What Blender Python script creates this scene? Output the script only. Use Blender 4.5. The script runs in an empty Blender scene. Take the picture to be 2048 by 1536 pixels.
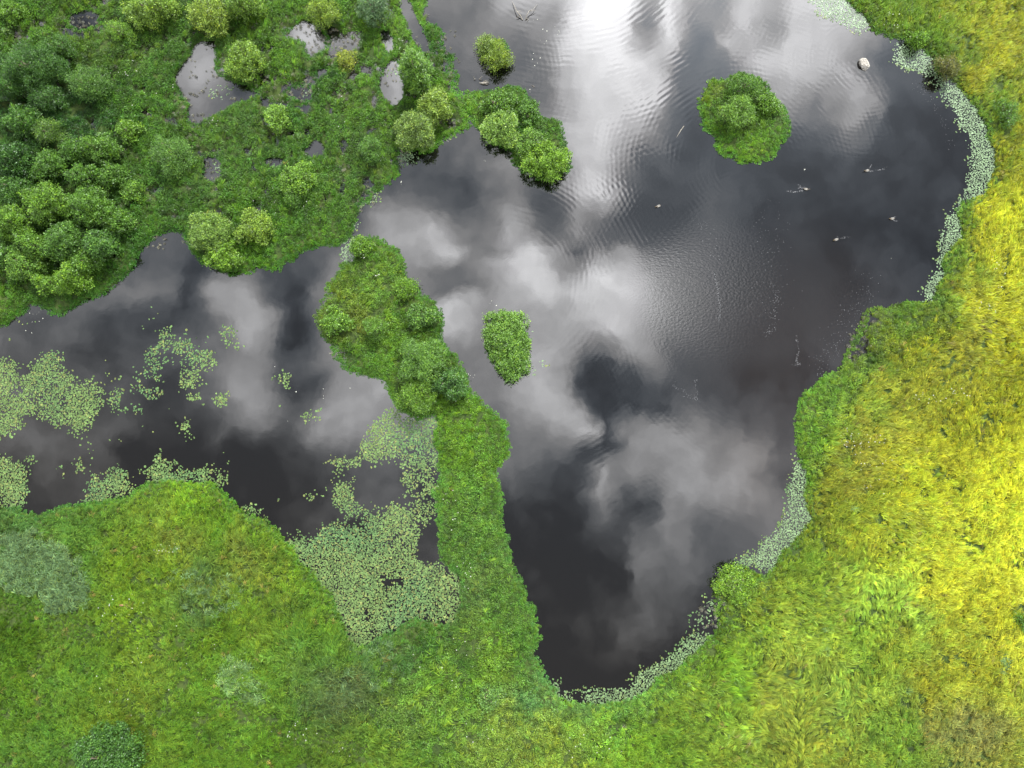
import bpy, math, random
import numpy as np
from mathutils import Vector, Matrix

rng = np.random.default_rng(7)
random.seed(7)
SC = bpy.context.scene
COL = SC.collection
PI = math.pi

# ------------------------------------------------------------------ camera
H = 61.0
TILT = math.radians(6.0)
FPX = 1365.0
cam_d = bpy.data.cameras.new("camera")
cam = bpy.data.objects.new("camera", cam_d)
COL.objects.link(cam)
cam.location = (0, 0, H)
cam.rotation_euler = (TILT, 0, 0)
cam_d.sensor_width = 36.0
cam_d.lens = 36.0 * FPX / 2048.0
cam_d.clip_start = 0.5
cam_d.clip_end = 12000
SC.camera = cam

def G(px, py, z=0.0):
    """photograph pixel -> world x, y on the plane at height z"""
    px = np.asarray(px, float); py = np.asarray(py, float)
    dx = (px - 1024) / FPX; dy = -(py - 768) / FPX
    c, s = math.cos(TILT), math.sin(TILT)
    wy = dy * c + s
    wz = dy * s - c
    t = (z - H) / wz
    return dx * t, wy * t

def P(x, y, z=0.0):
    """world -> photograph pixel"""
    c, s = math.cos(TILT), math.sin(TILT)
    Z = z - H
    cy = y * c + Z * s
    cz = -y * s + Z * c
    return 1024 + FPX * x / (-cz), 768 - FPX * cy / (-cz)

# ------------------------------------------------------------------ light
SUN_EL = math.radians(45)
SUN_AZ = math.radians(22)      # clockwise from +Y, toward the upper right of the view
sun_dir = Vector((math.sin(SUN_AZ) * math.cos(SUN_EL), math.cos(SUN_AZ) * math.cos(SUN_EL), math.sin(SUN_EL)))
sd = bpy.data.lights.new("sun", 'SUN')
sd.energy = 3.8
sd.angle = math.radians(6.0)
sd.color = (1.0, 0.965, 0.90)
sun = bpy.data.objects.new("sun", sd)
COL.objects.link(sun)
sun.rotation_euler = sun_dir.to_track_quat('Z', 'Y').to_euler()
sun.location = (0, 0, 90)

SC.view_settings.view_transform = 'Standard'
SC.view_settings.look = 'None'
SC.view_settings.exposure = 1.5
SC.view_settings.gamma = 1.0
SC.view_settings.use_curve_mapping = False
SC.cycles.max_bounces = 6
SC.cycles.diffuse_bounces = 3
SC.cycles.glossy_bounces = 3
SC.cycles.transmission_bounces = 2
SC.cycles.sample_clamp_indirect = 6
SC.cycles.caustics_reflective = False

# ---- cloud cover of the sky, as the pond mirrors it.  rows every 64 px of the
# photograph, (x, value) pairs, value = brightness of the mirrored sky 0..255
CLOUD = {
 -64: [(800,120),(1024,150),(1090,190),(1180,250),(1250,255),(1300,120),(1345,200),(1400,110),(1460,130),(1560,150),(1700,190),(1800,170)],
 0: [(0,110),(832,118),(960,125),(1024,160),(1088,185),(1150,215),(1185,255),(1245,262),(1275,200),(1300,110),(1345,215),(1385,130),(1450,100),(1490,150),(1540,155),(1600,175),(1680,195),(2040,180)],
 64: [(832,118),(960,118),(1024,112),(1084,125),(1120,165),(1165,220),(1205,245),(1235,225),(1262,105),(1305,120),(1345,185),(1400,92),(1472,120),(1500,165),(1548,95),(1590,160),(1640,160),(1728,140),(1800,105),(2040,90)],
 128: [(832,112),(960,108),(1024,98),(1088,105),(1140,165),(1216,205),(1290,215),(1345,150),(1365,90),(1420,80),(1472,100),(1530,160),(1600,185),(1664,155),(1728,110),(1770,85),(1856,75),(2040,75)],
 192: [(832,105),(1024,108),(1088,105),(1140,160),(1190,200),(1250,185),(1300,205),(1345,170),(1365,80),(1440,78),(1500,130),(1560,150),(1620,120),(1664,130),(1728,140),(1765,110),(1790,80),(1856,70),(2040,75)],
 256: [(832,105),(950,112),(1050,120),(1110,145),(1152,160),(1216,205),(1270,150),(1310,110),(1345,85),(1408,72),(1560,72),(1650,80),(1700,120),(1740,110),(1780,72),(1856,68),(2040,75)],
 320: [(760,100),(832,102),(896,95),(960,110),(1040,130),(1100,150),(1152,175),(1210,185),(1250,140),(1275,85),(1344,74),(1472,74),(1600,70),(1728,70),(1856,68),(2040,70)],
 384: [(700,95),(768,100),(832,105),(896,110),(960,118),(1024,145),(1088,100),(1130,165),(1180,195),(1216,170),(1250,90),(1344,72),(1408,85),(1472,82),(1536,72),(1664,70),(1856,68),(2040,70)],
 448: [(700,100),(740,125),(775,165),(832,135),(896,120),(960,110),(1010,160),(1050,120),(1088,85),(1120,90),(1152,130),(1180,100),(1216,74),(1280,80),(1344,92),(1408,102),(1472,82),(1536,72),(1664,70),(1856,72),(2040,74)],
 512: [(280,100),(340,105),(384,100),(440,85),(500,80),(550,85),(600,92),(640,78),(690,150),(760,140),(832,140),(896,175),(930,160),(970,105),(1024,190),(1088,195),(1115,150),(1147,80),(1180,110),(1216,172),(1250,165),(1300,135),(1344,115),(1408,115),(1472,88),(1536,76),(1664,70),(1860,74),(2040,74)],
 576: [(200,105),(256,115),(320,122),(365,110),(388,72),(415,78),(448,135),(490,150),(512,130),(550,95),(590,74),(615,80),(640,130),(800,130),(832,125),(870,100),(925,90),(965,120),(1000,155),(1060,175),(1130,180),(1216,192),(1280,185),(1344,145),(1408,115),(1472,90),(1536,72),(1664,70),(1860,72),(2040,74)],
 640: [(0,92),(64,95),(128,105),(192,112),(256,90),(300,72),(340,85),(384,78),(430,120),(470,170),(520,145),(560,110),(590,78),(620,68),(650,105),(820,140),(870,170),(920,175),(960,150),(1088,150),(1152,152),(1216,180),(1280,165),(1344,132),(1408,110),(1472,80),(1600,74),(1664,72),(1728,78),(2040,80)],
 704: [(0,95),(64,95),(128,90),(165,72),(192,80),(240,75),(300,98),(350,98),(400,100),(448,130),(512,150),(550,125),(580,95),(608,64),(640,110),(704,140),(820,135),(900,130),(940,122),(1024,140),(1088,175),(1152,135),(1190,125),(1216,130),(1280,125),(1344,115),(1408,92),(1472,75),(1536,74),(1600,78),(1664,76),(2040,80)],
 768: [(0,100),(128,95),(200,85),(256,92),(320,85),(384,92),(448,112),(490,145),(530,140),(565,90),(595,60),(630,100),(665,115),(704,155),(750,160),(800,150),(900,130),(960,118),(1024,150),(1088,170),(1125,140),(1148,78),(1200,72),(1250,80),(1290,100),(1340,95),(1408,78),(1472,65),(1536,70),(1600,75),(2040,78)],
 832: [(0,100),(64,100),(128,85),(192,92),(256,82),(300,70),(384,64),(430,105),(490,135),(530,120),(570,85),(610,110),(645,155),(704,172),(740,155),(790,125),(900,120),(1000,128),(1050,130),(1088,148),(1150,175),(1190,150),(1212,66),(1235,130),(1260,95),(1290,80),(1344,100),(1395,125),(1440,95),(1500,85),(1560,80),(2040,80)],
 896: [(0,88),(64,100),(128,85),(180,100),(220,85),(256,60),(320,68),(384,56),(512,58),(570,68),(620,85),(660,100),(720,110),(768,112),(832,100),(980,112),(1040,122),(1100,125),(1150,95),(1180,70),(1240,68),(1265,130),(1300,152),(1350,158),(1408,145),(1450,120),(1490,135),(1536,120),(1570,100),(2040,90)],
 960: [(0,85),(64,85),(128,82),(180,92),(215,80),(256,60),(384,56),(512,56),(590,55),(650,65),(704,85),(768,98),(832,82),(980,95),(1040,90),(1088,78),(1152,66),(1190,75),(1205,140),(1240,150),(1290,130),(1344,138),(1408,128),(1472,140),(1520,120),(1550,95),(2040,90)],
 1024: [(0,62),(64,85),(110,78),(200,70),(384,58),(512,62),(580,66),(640,90),(704,95),(768,100),(832,82),(980,68),(1088,65),(1152,62),(1185,75),(1210,105),(1245,80),(1290,90),(1330,125),(1408,122),(1472,118),(1540,125),(1570,105),(2040,95)],
 1088: [(500,60),(640,62),(704,62),(832,85),(900,90),(1028,62),(1088,60),(1152,60),(1240,62),(1275,118),(1320,122),(1370,112),(1408,110),(1472,105),(1530,95),(2040,90)],
 1152: [(600,60),(800,72),(900,72),(1032,60),(1152,59),(1250,62),(1280,108),(1320,100),(1370,92),(1408,88),(1460,78),(2040,75)],
 1216: [(800,62),(1032,58),(1152,57),(1200,60),(1235,78),(1285,98),(1325,76),(1370,80),(1408,74),(2040,70)],
 1280: [(800,58),(1088,57),(1216,59),(1245,78),(1280,78),(1320,66),(1380,66),(2040,62)],
 1344: [(800,57),(1088,57),(1216,60),(1280,62),(1408,60),(2040,60)],
 1408: [(800,57),(1408,58),(2040,58)],
}
# single puffs and gaps: centre, half sizes, slant (degrees), value
PUFF = '''1298,42,34,30,0,84 1339,30,16,40,10,215 1382,85,22,60,10,82 1458,72,48,15,-45,172 1553,36,22,26,0,92 1589,75,42,38,20,175 1524,130,56,26,15,190 1560,175,40,14,25,150 1705,165,46,15,50,165 1752,224,13,22,-10,150 1702,232,13,20,10,150 1728,245,12,18,0,76 1185,121,45,60,10,212 1242,202,50,45,0,196 1300,150,34,22,-30,175 1100,60,30,60,0,130 1350,200,14,40,15,90 1318,235,22,20,0,140 405,130,60,80,0,152 612,78,46,34,0,190 700,90,30,30,0,150 782,100,30,60,0,190 786,175,24,40,0,170 170,43,40,25,0,60 490,190,30,12,0,78 630,298,26,18,0,105 425,340,20,24,0,120 820,40,20,40,20,130 940,385,75,35,10,92 785,440,30,25,0,165 870,455,25,25,0,165 905,500,45,22,30,185 980,485,40,16,15,105 1030,430,40,20,30,160
1090,410,40,25,0,85 1060,510,90,18,-28,200 1147,512,26,18,-20,62 915,553,50,20,25,88 830,546,25,30,0,125 900,606,50,20,0,178 890,650,30,25,0,170
1010,551,40,18,0,178 1215,535,45,25,0,188 1150,562,75,14,0,196 1180,600,50,20,0,160 1225,656,60,22,30,185 1190,755,52,36,0,74 1210,801,46,44,0,68
1280,806,54,40,0,76 1085,790,36,32,0,165 1108,731,22,40,0,162 1170,851,42,24,30,182 1211,848,13,38,0,58 1241,858,12,38,-25,140 1218,906,42,28,0,56
1315,873,54,26,0,160 1410,831,32,14,35,130 1222,954,32,14,35,162 1204,985,16,18,0,152 1350,920,60,26,0,138 1425,926,34,10,10,92 1482,970,38,22,0,150
1289,1034,32,20,45,66 1285,1092,24,22,0,122 1295,266,20,14,0,150 1200,381,42,16,10,195 1245,285,14,26,10,120
398,545,20,36,20,58 458,590,42,46,0,155 533,628,36,38,0,142 537,553,30,20,0,74 593,598,14,46,0,60 642,527,30,12,20,118 664,497,20,10,0,120
635,588,12,26,0,128 600,673,26,36,0,56 560,718,20,12,-30,145 530,700,20,22,0,136 604,746,22,12,-20,134 627,776,30,14,30,74 683,785,42,28,40,150
653,834,48,20,0,160 574,768,15,22,0,68 522,785,26,42,10,138 470,840,30,26,0,115 278,617,36,20,-35,74 210,674,30,18,-15,60 162,703,22,22,0,64
250,580,54,14,-35,120 358,607,34,20,0,82 350,772,40,30,0,80 430,700,30,20,0,104 503,677,10,22,20,106 200,865,34,18,0,104 255,905,40,26,0,54'''
PUFF = [[float(v) for v in q.split(',')] for q in PUFF.split()]
crow = sorted(CLOUD)
def cloud_px(px, py):
    out = np.zeros(px.shape)
    pyc = np.clip(py, crow[0], crow[-1] - 1e-6)
    vals = np.stack([np.interp(px, *zip(*CLOUD[r])) for r in crow])
    k = np.clip(np.searchsorted(crow, pyc, side='right') - 1, 0, len(crow) - 2)
    r0 = np.array(crow)[k]; t = (pyc - r0) / 64.0
    ii = np.indices(px.shape)
    a = vals[(k,) + tuple(ii)]; b = vals[(k + 1,) + tuple(ii)]
    o = a * (1 - t) + b * t
    for cx, cy, rx, ry, an, val in PUFF:
        c, s_ = math.cos(math.radians(an)), math.sin(math.radians(an))
        u = ((px - cx) * c + (py - cy) * s_) / rx; w = (-(px - cx) * s_ + (py - cy) * c) / ry
        g = np.exp(-(u * u + w * w) * .9)
        o = o * (1 - g) + val * g
    return o

world = bpy.data.worlds.new("World")
SC.world = world
world.use_nodes = True
wt = world.node_tree
wt.nodes.clear()

class NT:
    """tiny node helper"""
    def __init__(s, t): s.t = t
    def n(s, typ, **kw):
        nd = s.t.nodes.new(typ)
        for k, v in kw.items(): setattr(nd, k, v)
        return nd
    def link(s, a, b): s.t.links.new(a, b)
    def put(s, sock, v):
        if isinstance(v, bpy.types.NodeSocket): s.link(v, sock)
        elif v is not None: sock.default_value = v
    def m(s, op, a, b=None, c=None, clamp=False):
        nd = s.n('ShaderNodeMath', operation=op, use_clamp=clamp)
        s.put(nd.inputs[0], a); s.put(nd.inputs[1], b); s.put(nd.inputs[2], c)
        return nd.outputs[0]
    def v(s, op, a, b=None, out=0):
        nd = s.n('ShaderNodeVectorMath', operation=op)
        s.put(nd.inputs[0], a); s.put(nd.inputs[1], b)
        return nd.outputs[out]
    def vs(s, a, k):
        nd = s.n('ShaderNodeVectorMath', operation='SCALE')
        s.put(nd.inputs[0], a); s.put(nd.inputs['Scale'], k)
        return nd.outputs[0]
    def noise(s, vec, scale, detail=3, rough=.5, out='Fac'):
        nd = s.n('ShaderNodeTexNoise'); nd.noise_dimensions = '3D'
        s.put(nd.inputs['Vector'], vec)
        nd.inputs['Scale'].default_value = scale; nd.inputs['Detail'].default_value = detail
        nd.inputs['Roughness'].default_value = rough
        return nd.outputs[out]
    def rng(s, v, a, b, c=0., d=1., mode='SMOOTHSTEP'):
        nd = s.n('ShaderNodeMapRange', interpolation_type=mode)
        s.put(nd.inputs['Value'], v)
        nd.inputs['From Min'].default_value = a; nd.inputs['From Max'].default_value = b
        nd.inputs['To Min'].default_value = c; nd.inputs['To Max'].default_value = d
        return nd.outputs['Result']
    def mix(s, f, a, b, blend='MIX'):
        nd = s.n('ShaderNodeMix', data_type='RGBA', blend_type=blend)
        s.put(nd.inputs['Factor'], f); s.put(nd.inputs[6], a); s.put(nd.inputs[7], b)
        return nd.outputs[2]

W = NT(wt)
tc = W.n('ShaderNodeTexCoord')
dirv = W.v('NORMALIZE', tc.outputs['Generated'])
sep = W.n('ShaderNodeSeparateXYZ'); W.link(dirv, sep.inputs[0])
dz = W.m('MAXIMUM', sep.outputs[2], 0.12)
pu = W.m('DIVIDE', sep.outputs[0], dz)
pv = W.m('DIVIDE', sep.outputs[1], dz)
cp = W.n('ShaderNodeCombineXYZ'); W.link(pu, cp.inputs[0]); W.link(pv, cp.inputs[1])
# wisps: bend the coordinates a little at two sizes
w1 = W.v('SUBTRACT', W.noise(cp.outputs[0], 9.0, 3, .55, 'Color'), (.5, .5, .5))
w1 = W.vs(w1, 0.085)
w2 = W.vs(W.v('SUBTRACT', W.noise(cp.outputs[0], 30.0, 3, .6, 'Color'), (.5, .5, .5)), 0.035)
w1 = W.v('ADD', w1, w2)
pw = W.v('ADD', cp.outputs[0], w1)
sp = W.n('ShaderNodeSeparateXYZ'); W.link(pw, sp.inputs[0])
U0, U1, V0, V1 = -0.80, 0.80, -0.50, 0.76
NR, NC = 43, 76
uu = np.linspace(U0, U1, NC); vv = np.linspace(V0, V1, NR)
UU, VV = np.meshgrid(uu, vv)
# the mirrored ray of a pixel meets the sky at the direction (p, 1), p = ground offset / height
gpx, gpy = P(UU * H, VV * H)
CG = cloud_px(gpx, gpy) / 280.0
un = W.rng(sp.outputs[0], U0, U1, 0, 1, 'LINEAR')
vn = W.m('MULTIPLY_ADD', sp.outputs[1], (NR - 1) / (V1 - V0), -V0 * (NR - 1) / (V1 - V0))
def fcurve(vals):
    nd = W.n('ShaderNodeFloatCurve')
    c = nd.mapping.curves[0]
    nd.mapping.use_clip = False
    xs = np.linspace(0, 1, len(vals))
    c.points[0].location = (0, float(vals[0])); c.points[1].location = (1, float(vals[-1]))
    for x, v in zip(xs[1:-1], vals[1:-1]): c.points.new(float(x), float(v))
    for q in c.points: q.handle_type = 'VECTOR'
    nd.mapping.update()
    W.link(un, nd.inputs['Value'])
    return nd.outputs[0]
acc = fcurve(CG[0])
for j in range(NR - 1):
    wj = W.m('SUBTRACT', vn, float(j), clamp=True)
    dj = W.m('MULTIPLY_ADD', fcurve(0.5 + 0.5 * (CG[j + 1] - CG[j])), 2.0, -1.0)
    acc = W.m('MULTIPLY_ADD', wj, dj, acc)
n2 = W.noise(pw, 11.0, 6, .62)
acc = W.m('ADD', acc, W.m('MULTIPLY', W.m('SUBTRACT', n2, .5), 0.34))
# the same kind of broken cloud everywhere else
nb = W.noise(dirv, 3.2, 6, .6)
nb = W.rng(nb, .32, .72, .2, .78)
inu = W.m('MULTIPLY', W.rng(W.m('ABSOLUTE', pu), .74, .98, 1, 0), W.m('MULTIPLY', W.rng(pv, -.68, -.5, 0, 1), W.rng(pv, .72, .95, 1, 0)))
cov = W.m('ADD', W.m('MULTIPLY', acc, inu), W.m('MULTIPLY', nb, W.m('SUBTRACT', 1.0, inu)))
cov = W.m('MAXIMUM', W.m('MULTIPLY_ADD', cov, 1.25, -.103), 0.17)
# brightness of that sky:  display value -> radiance through the pond's weak mirror
lin = W.m('POWER', cov, 2.25)
sky = W.n('ShaderNodeTexSky', sky_type='NISHITA')
sky.sun_disc = False
sky.sun_elevation = SUN_EL
sky.sun_rotation = SUN_AZ
SKY_GAIN = 47.0      # cloud radiance before the 0.1 background strength
glow = W.v('DOT_PRODUCT', dirv, tuple(sun_dir), out=1)
glow = W.m('MULTIPLY', W.m('POWER', W.m('MAXIMUM', glow, 0.0), 40.0), 9.0)
rad = W.m('ADD', W.m('MULTIPLY', lin, SKY_GAIN), glow)
cmb = W.vs((1.0, 1.0, 1.02), rad)
cf = W.rng(cov, .2, .48)
# thin veil over the blue in the gaps, greyer towards the lower (southern) part
veil = W.mix(W.rng(W.m('ADD', pv, W.m('MULTIPLY', pu, .35)), -.30, .12), (1.04, 1.0, .93, 1), (.87, 1.0, 1.15, 1))
gap = W.mix(0.05, W.vs(veil, rad), W.vs(sky.outputs[0], 1.6))
fin = W.mix(cf, gap, cmb)
bg = W.n('ShaderNodeBackground'); bg.inputs['Strength'].default_value = 0.1
W.link(fin, bg.inputs['Color'])
wo = W.n('ShaderNodeOutputWorld'); W.link(bg.outputs[0], wo.inputs[0])
world.cycles.sampling_method = 'MANUAL'
world.cycles.sample_map_resolution = 512

# ------------------------------------------------------------------ helpers
def lin1(c):
    c = np.asarray(c, float) / 255.0
    return np.where(c <= .04045, c / 12.92, ((c + .055) / 1.055) ** 2.4)

def tag(o, label=None, cat=None, group=None, kind=None):
    if label: o['label'] = label
    if cat: o['category'] = cat
    if group: o['group'] = group
    if kind: o['kind'] = kind
    return o

def link(o, parent=None):
    COL.objects.link(o)
    if parent is not None: o.parent = parent
    return o

def mesh_np(name, V, F, attrs=None, smooth=False):
    """V (n,3), F list of arrays (m,k) with k 3 or 4"""
    me = bpy.data.meshes.new(name)
    V = np.asarray(V, np.float32)
    if not isinstance(F, list): F = [F]
    F = [np.asarray(f, np.int32) for f in F if len(f)]
    me.vertices.add(len(V)); me.vertices.foreach_set('co', V.ravel())
    loops = np.concatenate([f.ravel() for f in F])
    tot = np.concatenate([np.full(len(f), f.shape[1], np.int32) for f in F])
    st = np.concatenate([[0], np.cumsum(tot)[:-1]]).astype(np.int32)
    me.loops.add(len(loops)); me.loops.foreach_set('vertex_index', loops)
    me.polygons.add(len(tot)); me.polygons.foreach_set('loop_start', st)
    me.update(calc_edges=True)
    if smooth: me.polygons.foreach_set('use_smooth', np.ones(len(tot), bool))
    for k, (dom, a) in (attrs or {}).items():
        at = me.attributes.new(k, 'FLOAT', dom); at.data.foreach_set('value', np.asarray(a, np.float32))
    me.validate()
    return me

def vnoise(x, y, scale, seed=0):
    r = np.random.default_rng(1000 + seed)
    T = r.random((256, 256))
    x = np.asarray(x) / scale + 77.3; y = np.asarray(y) / scale + 31.7
    xi = np.floor(x).astype(int); yi = np.floor(y).astype(int)
    fx = x - xi; fy = y - yi
    fx = fx * fx * (3 - 2 * fx); fy = fy * fy * (3 - 2 * fy)
    g = lambda a, b: T[a & 255, b & 255]
    return (g(xi, yi) * (1 - fx) + g(xi + 1, yi) * fx) * (1 - fy) + (g(xi, yi + 1) * (1 - fx) + g(xi + 1, yi + 1) * fx) * fy

def fnoise(x, y, scale, seed=0, oct=3):
    s = 0; a = 1; t = 0
    for k in range(oct):
        s = s + a * vnoise(x, y, scale / 2 ** k, seed + 17 * k); t += a; a *= .55
    return s / t

# ------------------------------------------------------------------ maps of the site (world raster)
CELL = 0.12
WX0, WX1, WY0, WY1 = -56.0, 56.0, -38.0, 50.0
NX = int((WX1 - WX0) / CELL); NY = int((WY1 - WY0) / CELL)

def raster(poly, px=True):
    """even-odd fill of a polygon given in photograph pixels"""
    p = np.array(poly, float)
    X, Y = G(p[:, 0], p[:, 1])
    xi = (X - WX0) / CELL; yi = (Y - WY0) / CELL
    M = np.zeros((NY, NX), bool)
    n = len(xi)
    for i in range(n):
        x0, y0, x1, y1 = xi[i], yi[i], xi[(i + 1) % n], yi[(i + 1) % n]
        if y0 == y1: continue
        if y0 > y1: x0, y0, x1, y1 = x1, y1, x0, y0
        a = max(0, int(math.ceil(y0 - .5))); b = min(NY - 1, int(math.ceil(y1 - .5)) - 1)
        for r in range(a, b + 1):
            xc = x0 + (r + .5 - y0) * (x1 - x0) / (y1 - y0)
            c = int(min(max(math.ceil(xc - .5), 0), NX))
            M[r, c:] ^= True
    return M

def blur(A, k):
    A = A.astype(float)
    for ax in (0, 1):
        pad = [(0, 0), (0, 0)]; pad[ax] = (k + 1, k)
        B = np.pad(A, pad, mode='edge'); C = np.cumsum(B, axis=ax)
        if ax == 0: A = (C[2 * k + 1:, :] - C[:-2 * k - 1, :]) / (2 * k + 1)
        else: A = (C[:, 2 * k + 1:] - C[:, :-2 * k - 1]) / (2 * k + 1)
    return A

def samp(M, x, y):
    xi = np.clip(((x - WX0) / CELL).astype(int), 0, NX - 1)
    yi = np.clip(((y - WY0) / CELL).astype(int), 0, NY - 1)
    return M[yi, xi]

MAIN = [(853,-200),(853,0),(852,20),(848,41),(858,52),(872,55),(884,72),(888,95),(897,112),(919,118),(918,130),(903,138),(915,150),(921,160),(915,170),(903,175),(915,186),(930,196),(927,221),(936,244),(929,262),(898,269),(878,292),(853,311),(838,302),(800,302),(796,312),(797,328),(795,348),(777,363),(754,381),(742,398),(717,411),(713,431),(704,450),(698,468),(687,486),
 (675,482),(650,487),(624,492),(604,502),(579,517),(558,537),(530,532),(510,543),(505,550),(470,540),(447,545),(432,530),(406,527),(389,512),(378,489),(371,463),(348,459),(317,465),(300,477),(287,497),(279,507),(274,522),(267,535),(244,543),(239,553),(218,573),(196,596),(170,601),(140,621),(109,628),(76,611),(57,598),(51,621),(30,647),(0,656),(-220,690),
 (-220,1010),(0,1001),(13,1004),(25,1016),(46,1029),(74,1037),(94,1029),(122,1019),(137,1008),(152,1011),(178,1008),(211,1001),(244,994),(274,986),(305,970),(356,965),(381,968),(416,963),(437,971),(447,989),(465,999),(480,1014),(510,1036),(525,1042),(548,1057),(563,1080),(581,1088),(584,1105),(604,1123),(624,1138),(634,1161),(657,1184),(672,1212),(688,1235),(693,1278),(712,1296),(726,1292),(751,1277),(797,1262),(815,1242),(860,1240),(901,1255),(914,1248),(916,1209),(924,1171),(920,1151),(883,1121),(873,1085),(876,1065),(871,1027),(866,996),(883,976),(886,950),(881,917),(873,887),(878,836),(871,821),(850,829),(830,835),(810,827),(793,813),(792,796),(779,780),(764,765),(746,761),(721,751),(703,746),(695,733),(685,720),(668,715),(662,695),(655,680),(642,662),(636,644),(637,624),(642,611),(637,601),(645,588),(650,573),(667,568),(684,555),(679,535),(693,523),(707,530),(711,512),(707,499),(705,481),
 (735,475),(744,471),(769,482),(775,499),(797,510),(805,530),(802,558),(825,568),(843,591),(863,598),(868,616),(878,624),(882,642),(876,670),(886,690),(914,713),(916,728),(932,748),(937,761),(934,785),(954,796),(987,813),(1005,836),(1014,862),(1014,895),(1008,923),(992,943),(998,968),(1004,1001),(1000,1034),(1008,1060),(1018,1085),(1028,1123),(1030,1171),(1050,1197),(1068,1220),(1072,1232),(1071,1255),(1077,1278),(1069,1303),(1078,1324),(1090,1344),(1104,1370),(1110,1395),(1150,1410),(1200,1410),(1260,1396),(1330,1358),(1380,1312),(1425,1272),(1440,1250),(1425,1225),(1424,1197),(1424,1179),(1431,1161),(1449,1143),(1475,1135),(1500,1150),(1535,1143),(1560,1118),(1590,1090),(1617,1058),(1625,1040),(1622,1000),(1612,960),(1606,935),(1600,900),(1598,879),(1595,854),(1598,834),(1607,798),(1635,773),(1647,762),(1675,743),(1678,735),(1690,718),(1693,692),(1716,667),(1717,652),(1729,626),(1751,624),(1782,614),(1807,603),(1835,613),(1861,604),(1870,583),(1886,545),(1885,525),(1909,489),(1924,464),(1916,438),(1929,413),(1955,395),(1977,380),(1978,365),(1984,343),(1990,317),(1985,292),(1975,264),(1960,234),(1944,203),(1919,178),(1894,162),(1871,150),(1863,114),(1840,99),(1820,81),(1787,72),(1744,51),(1690,0),(1650,-60),(1620,-200)]
PONDS = [
 [(404,86),(432,84),(431,102),(424,119),(416,142),(432,155),(449,165),(465,182),(505,184),(506,196),(465,201),(440,212),(418,231),(391,241),(384,218),(386,193),(376,173),(353,152),(363,142),(381,124),(391,102)],
 [(571,71),(591,58),(596,52),(614,43),(619,63),(635,76),(648,88),(640,98),(627,107),(622,84),(612,81),(596,76)],
 [(757,50),(768,62),(772,82),(784,100),(779,106),(770,92),(762,72)],
 [(777,125),(792,124),(790,148),(803,153),(793,165),(792,188),(800,208),(790,206),(779,190),(762,173),(772,160),(776,146)],
 [(612,308),(622,292),(640,284),(647,290),(646,306),(630,312)],
 [(144,44),(152,32),(180,30),(196,38),(190,52),(170,56),(150,54)],
 [(416,316),(426,314),(432,325),(444,332),(438,346),(426,362),(416,362),(418,340)],
 [(790,-60),(800,-60),(815,5),(830,40),(841,78),(862,104),(856,110),(838,90),(824,55),(806,22)],
 [(640,142),(650,140),(652,150),(636,158)],
 [(528,322),(560,318),(576,322),(560,328),(530,328)],
 [(585,184),(612,176),(616,196),(600,198)],
]
ISLES = [
 [(930,200),(945,190),(960,186),(985,178),(1006,172),(1020,168),(1036,177),(1052,183),(1056,200),(1073,215),(1078,232),(1100,240),(1115,250),(1125,275),(1135,300),(1138,330),(1125,352),(1108,362),(1080,360),(1050,345),(1022,332),(1022,318),(1033,305),(1020,294),(990,290),(965,272),(950,255),(952,238),(938,222)],
 [(1426,155),(1416,170),(1409,188),(1400,200),(1403,223),(1411,249),(1419,269),(1431,300),(1447,310),(1457,302),(1469,312),(1472,325),(1490,328),(1528,320),(1543,315),(1561,297),(1576,279),(1579,249),(1569,223),(1552,208),(1552,193),(1538,178),(1522,165),(1500,158),(1480,152),(1450,158)],
 [(990,630),(1030,625),(1050,660),(1048,720),(1030,745),(1000,735),(975,690)],
 [(970,88),(990,78),(1010,90),(1008,120),(985,125),(965,105)],
 [(926,182),(940,178),(946,186),(934,192)],
 [(1016,20),(1024,17),(1028,25),(1020,30)],
 [(930,130),(938,128),(940,136),(932,137)],
]
water = raster(MAIN)
for p in PONDS: water |= blur(raster(p), 3) > .12
for p in ISLES: water &= ~raster(p)
# ragged shore
gx = WX0 + (np.arange(NX) + .5) * CELL; gy = WY0 + (np.arange(NY) + .5) * CELL
GX, GY = np.meshgrid(gx, gy)
jx = (fnoise(GX, GY, 1.6, 3, 4) - .5) * 1.5; jy = (fnoise(GX, GY, 1.6, 9, 4) - .5) * 1.5
water = samp(water, GX + jx, GY + jy)
land = ~water
landS = blur(blur(land, 3), 3)
landW = blur(blur(land, 14), 14)
HZ = np.where(landS > .5, 0.02 + .5 * (landS - .5) + .25 * np.clip(landW - .6, 0, 1), -0.02 - 1.6 * (.5 - landS))
HZ += np.where(landS > .8, .12 * (fnoise(GX, GY, 4.0, 21) - .5), 0)

pondm = np.zeros((NY, NX), bool)
for p in PONDS: pondm |= blur(raster(p), 8) > .02
def in_poly(poly, k=0):
    m = raster(poly)
    return blur(m, k) if k else m.astype(float)

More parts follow.
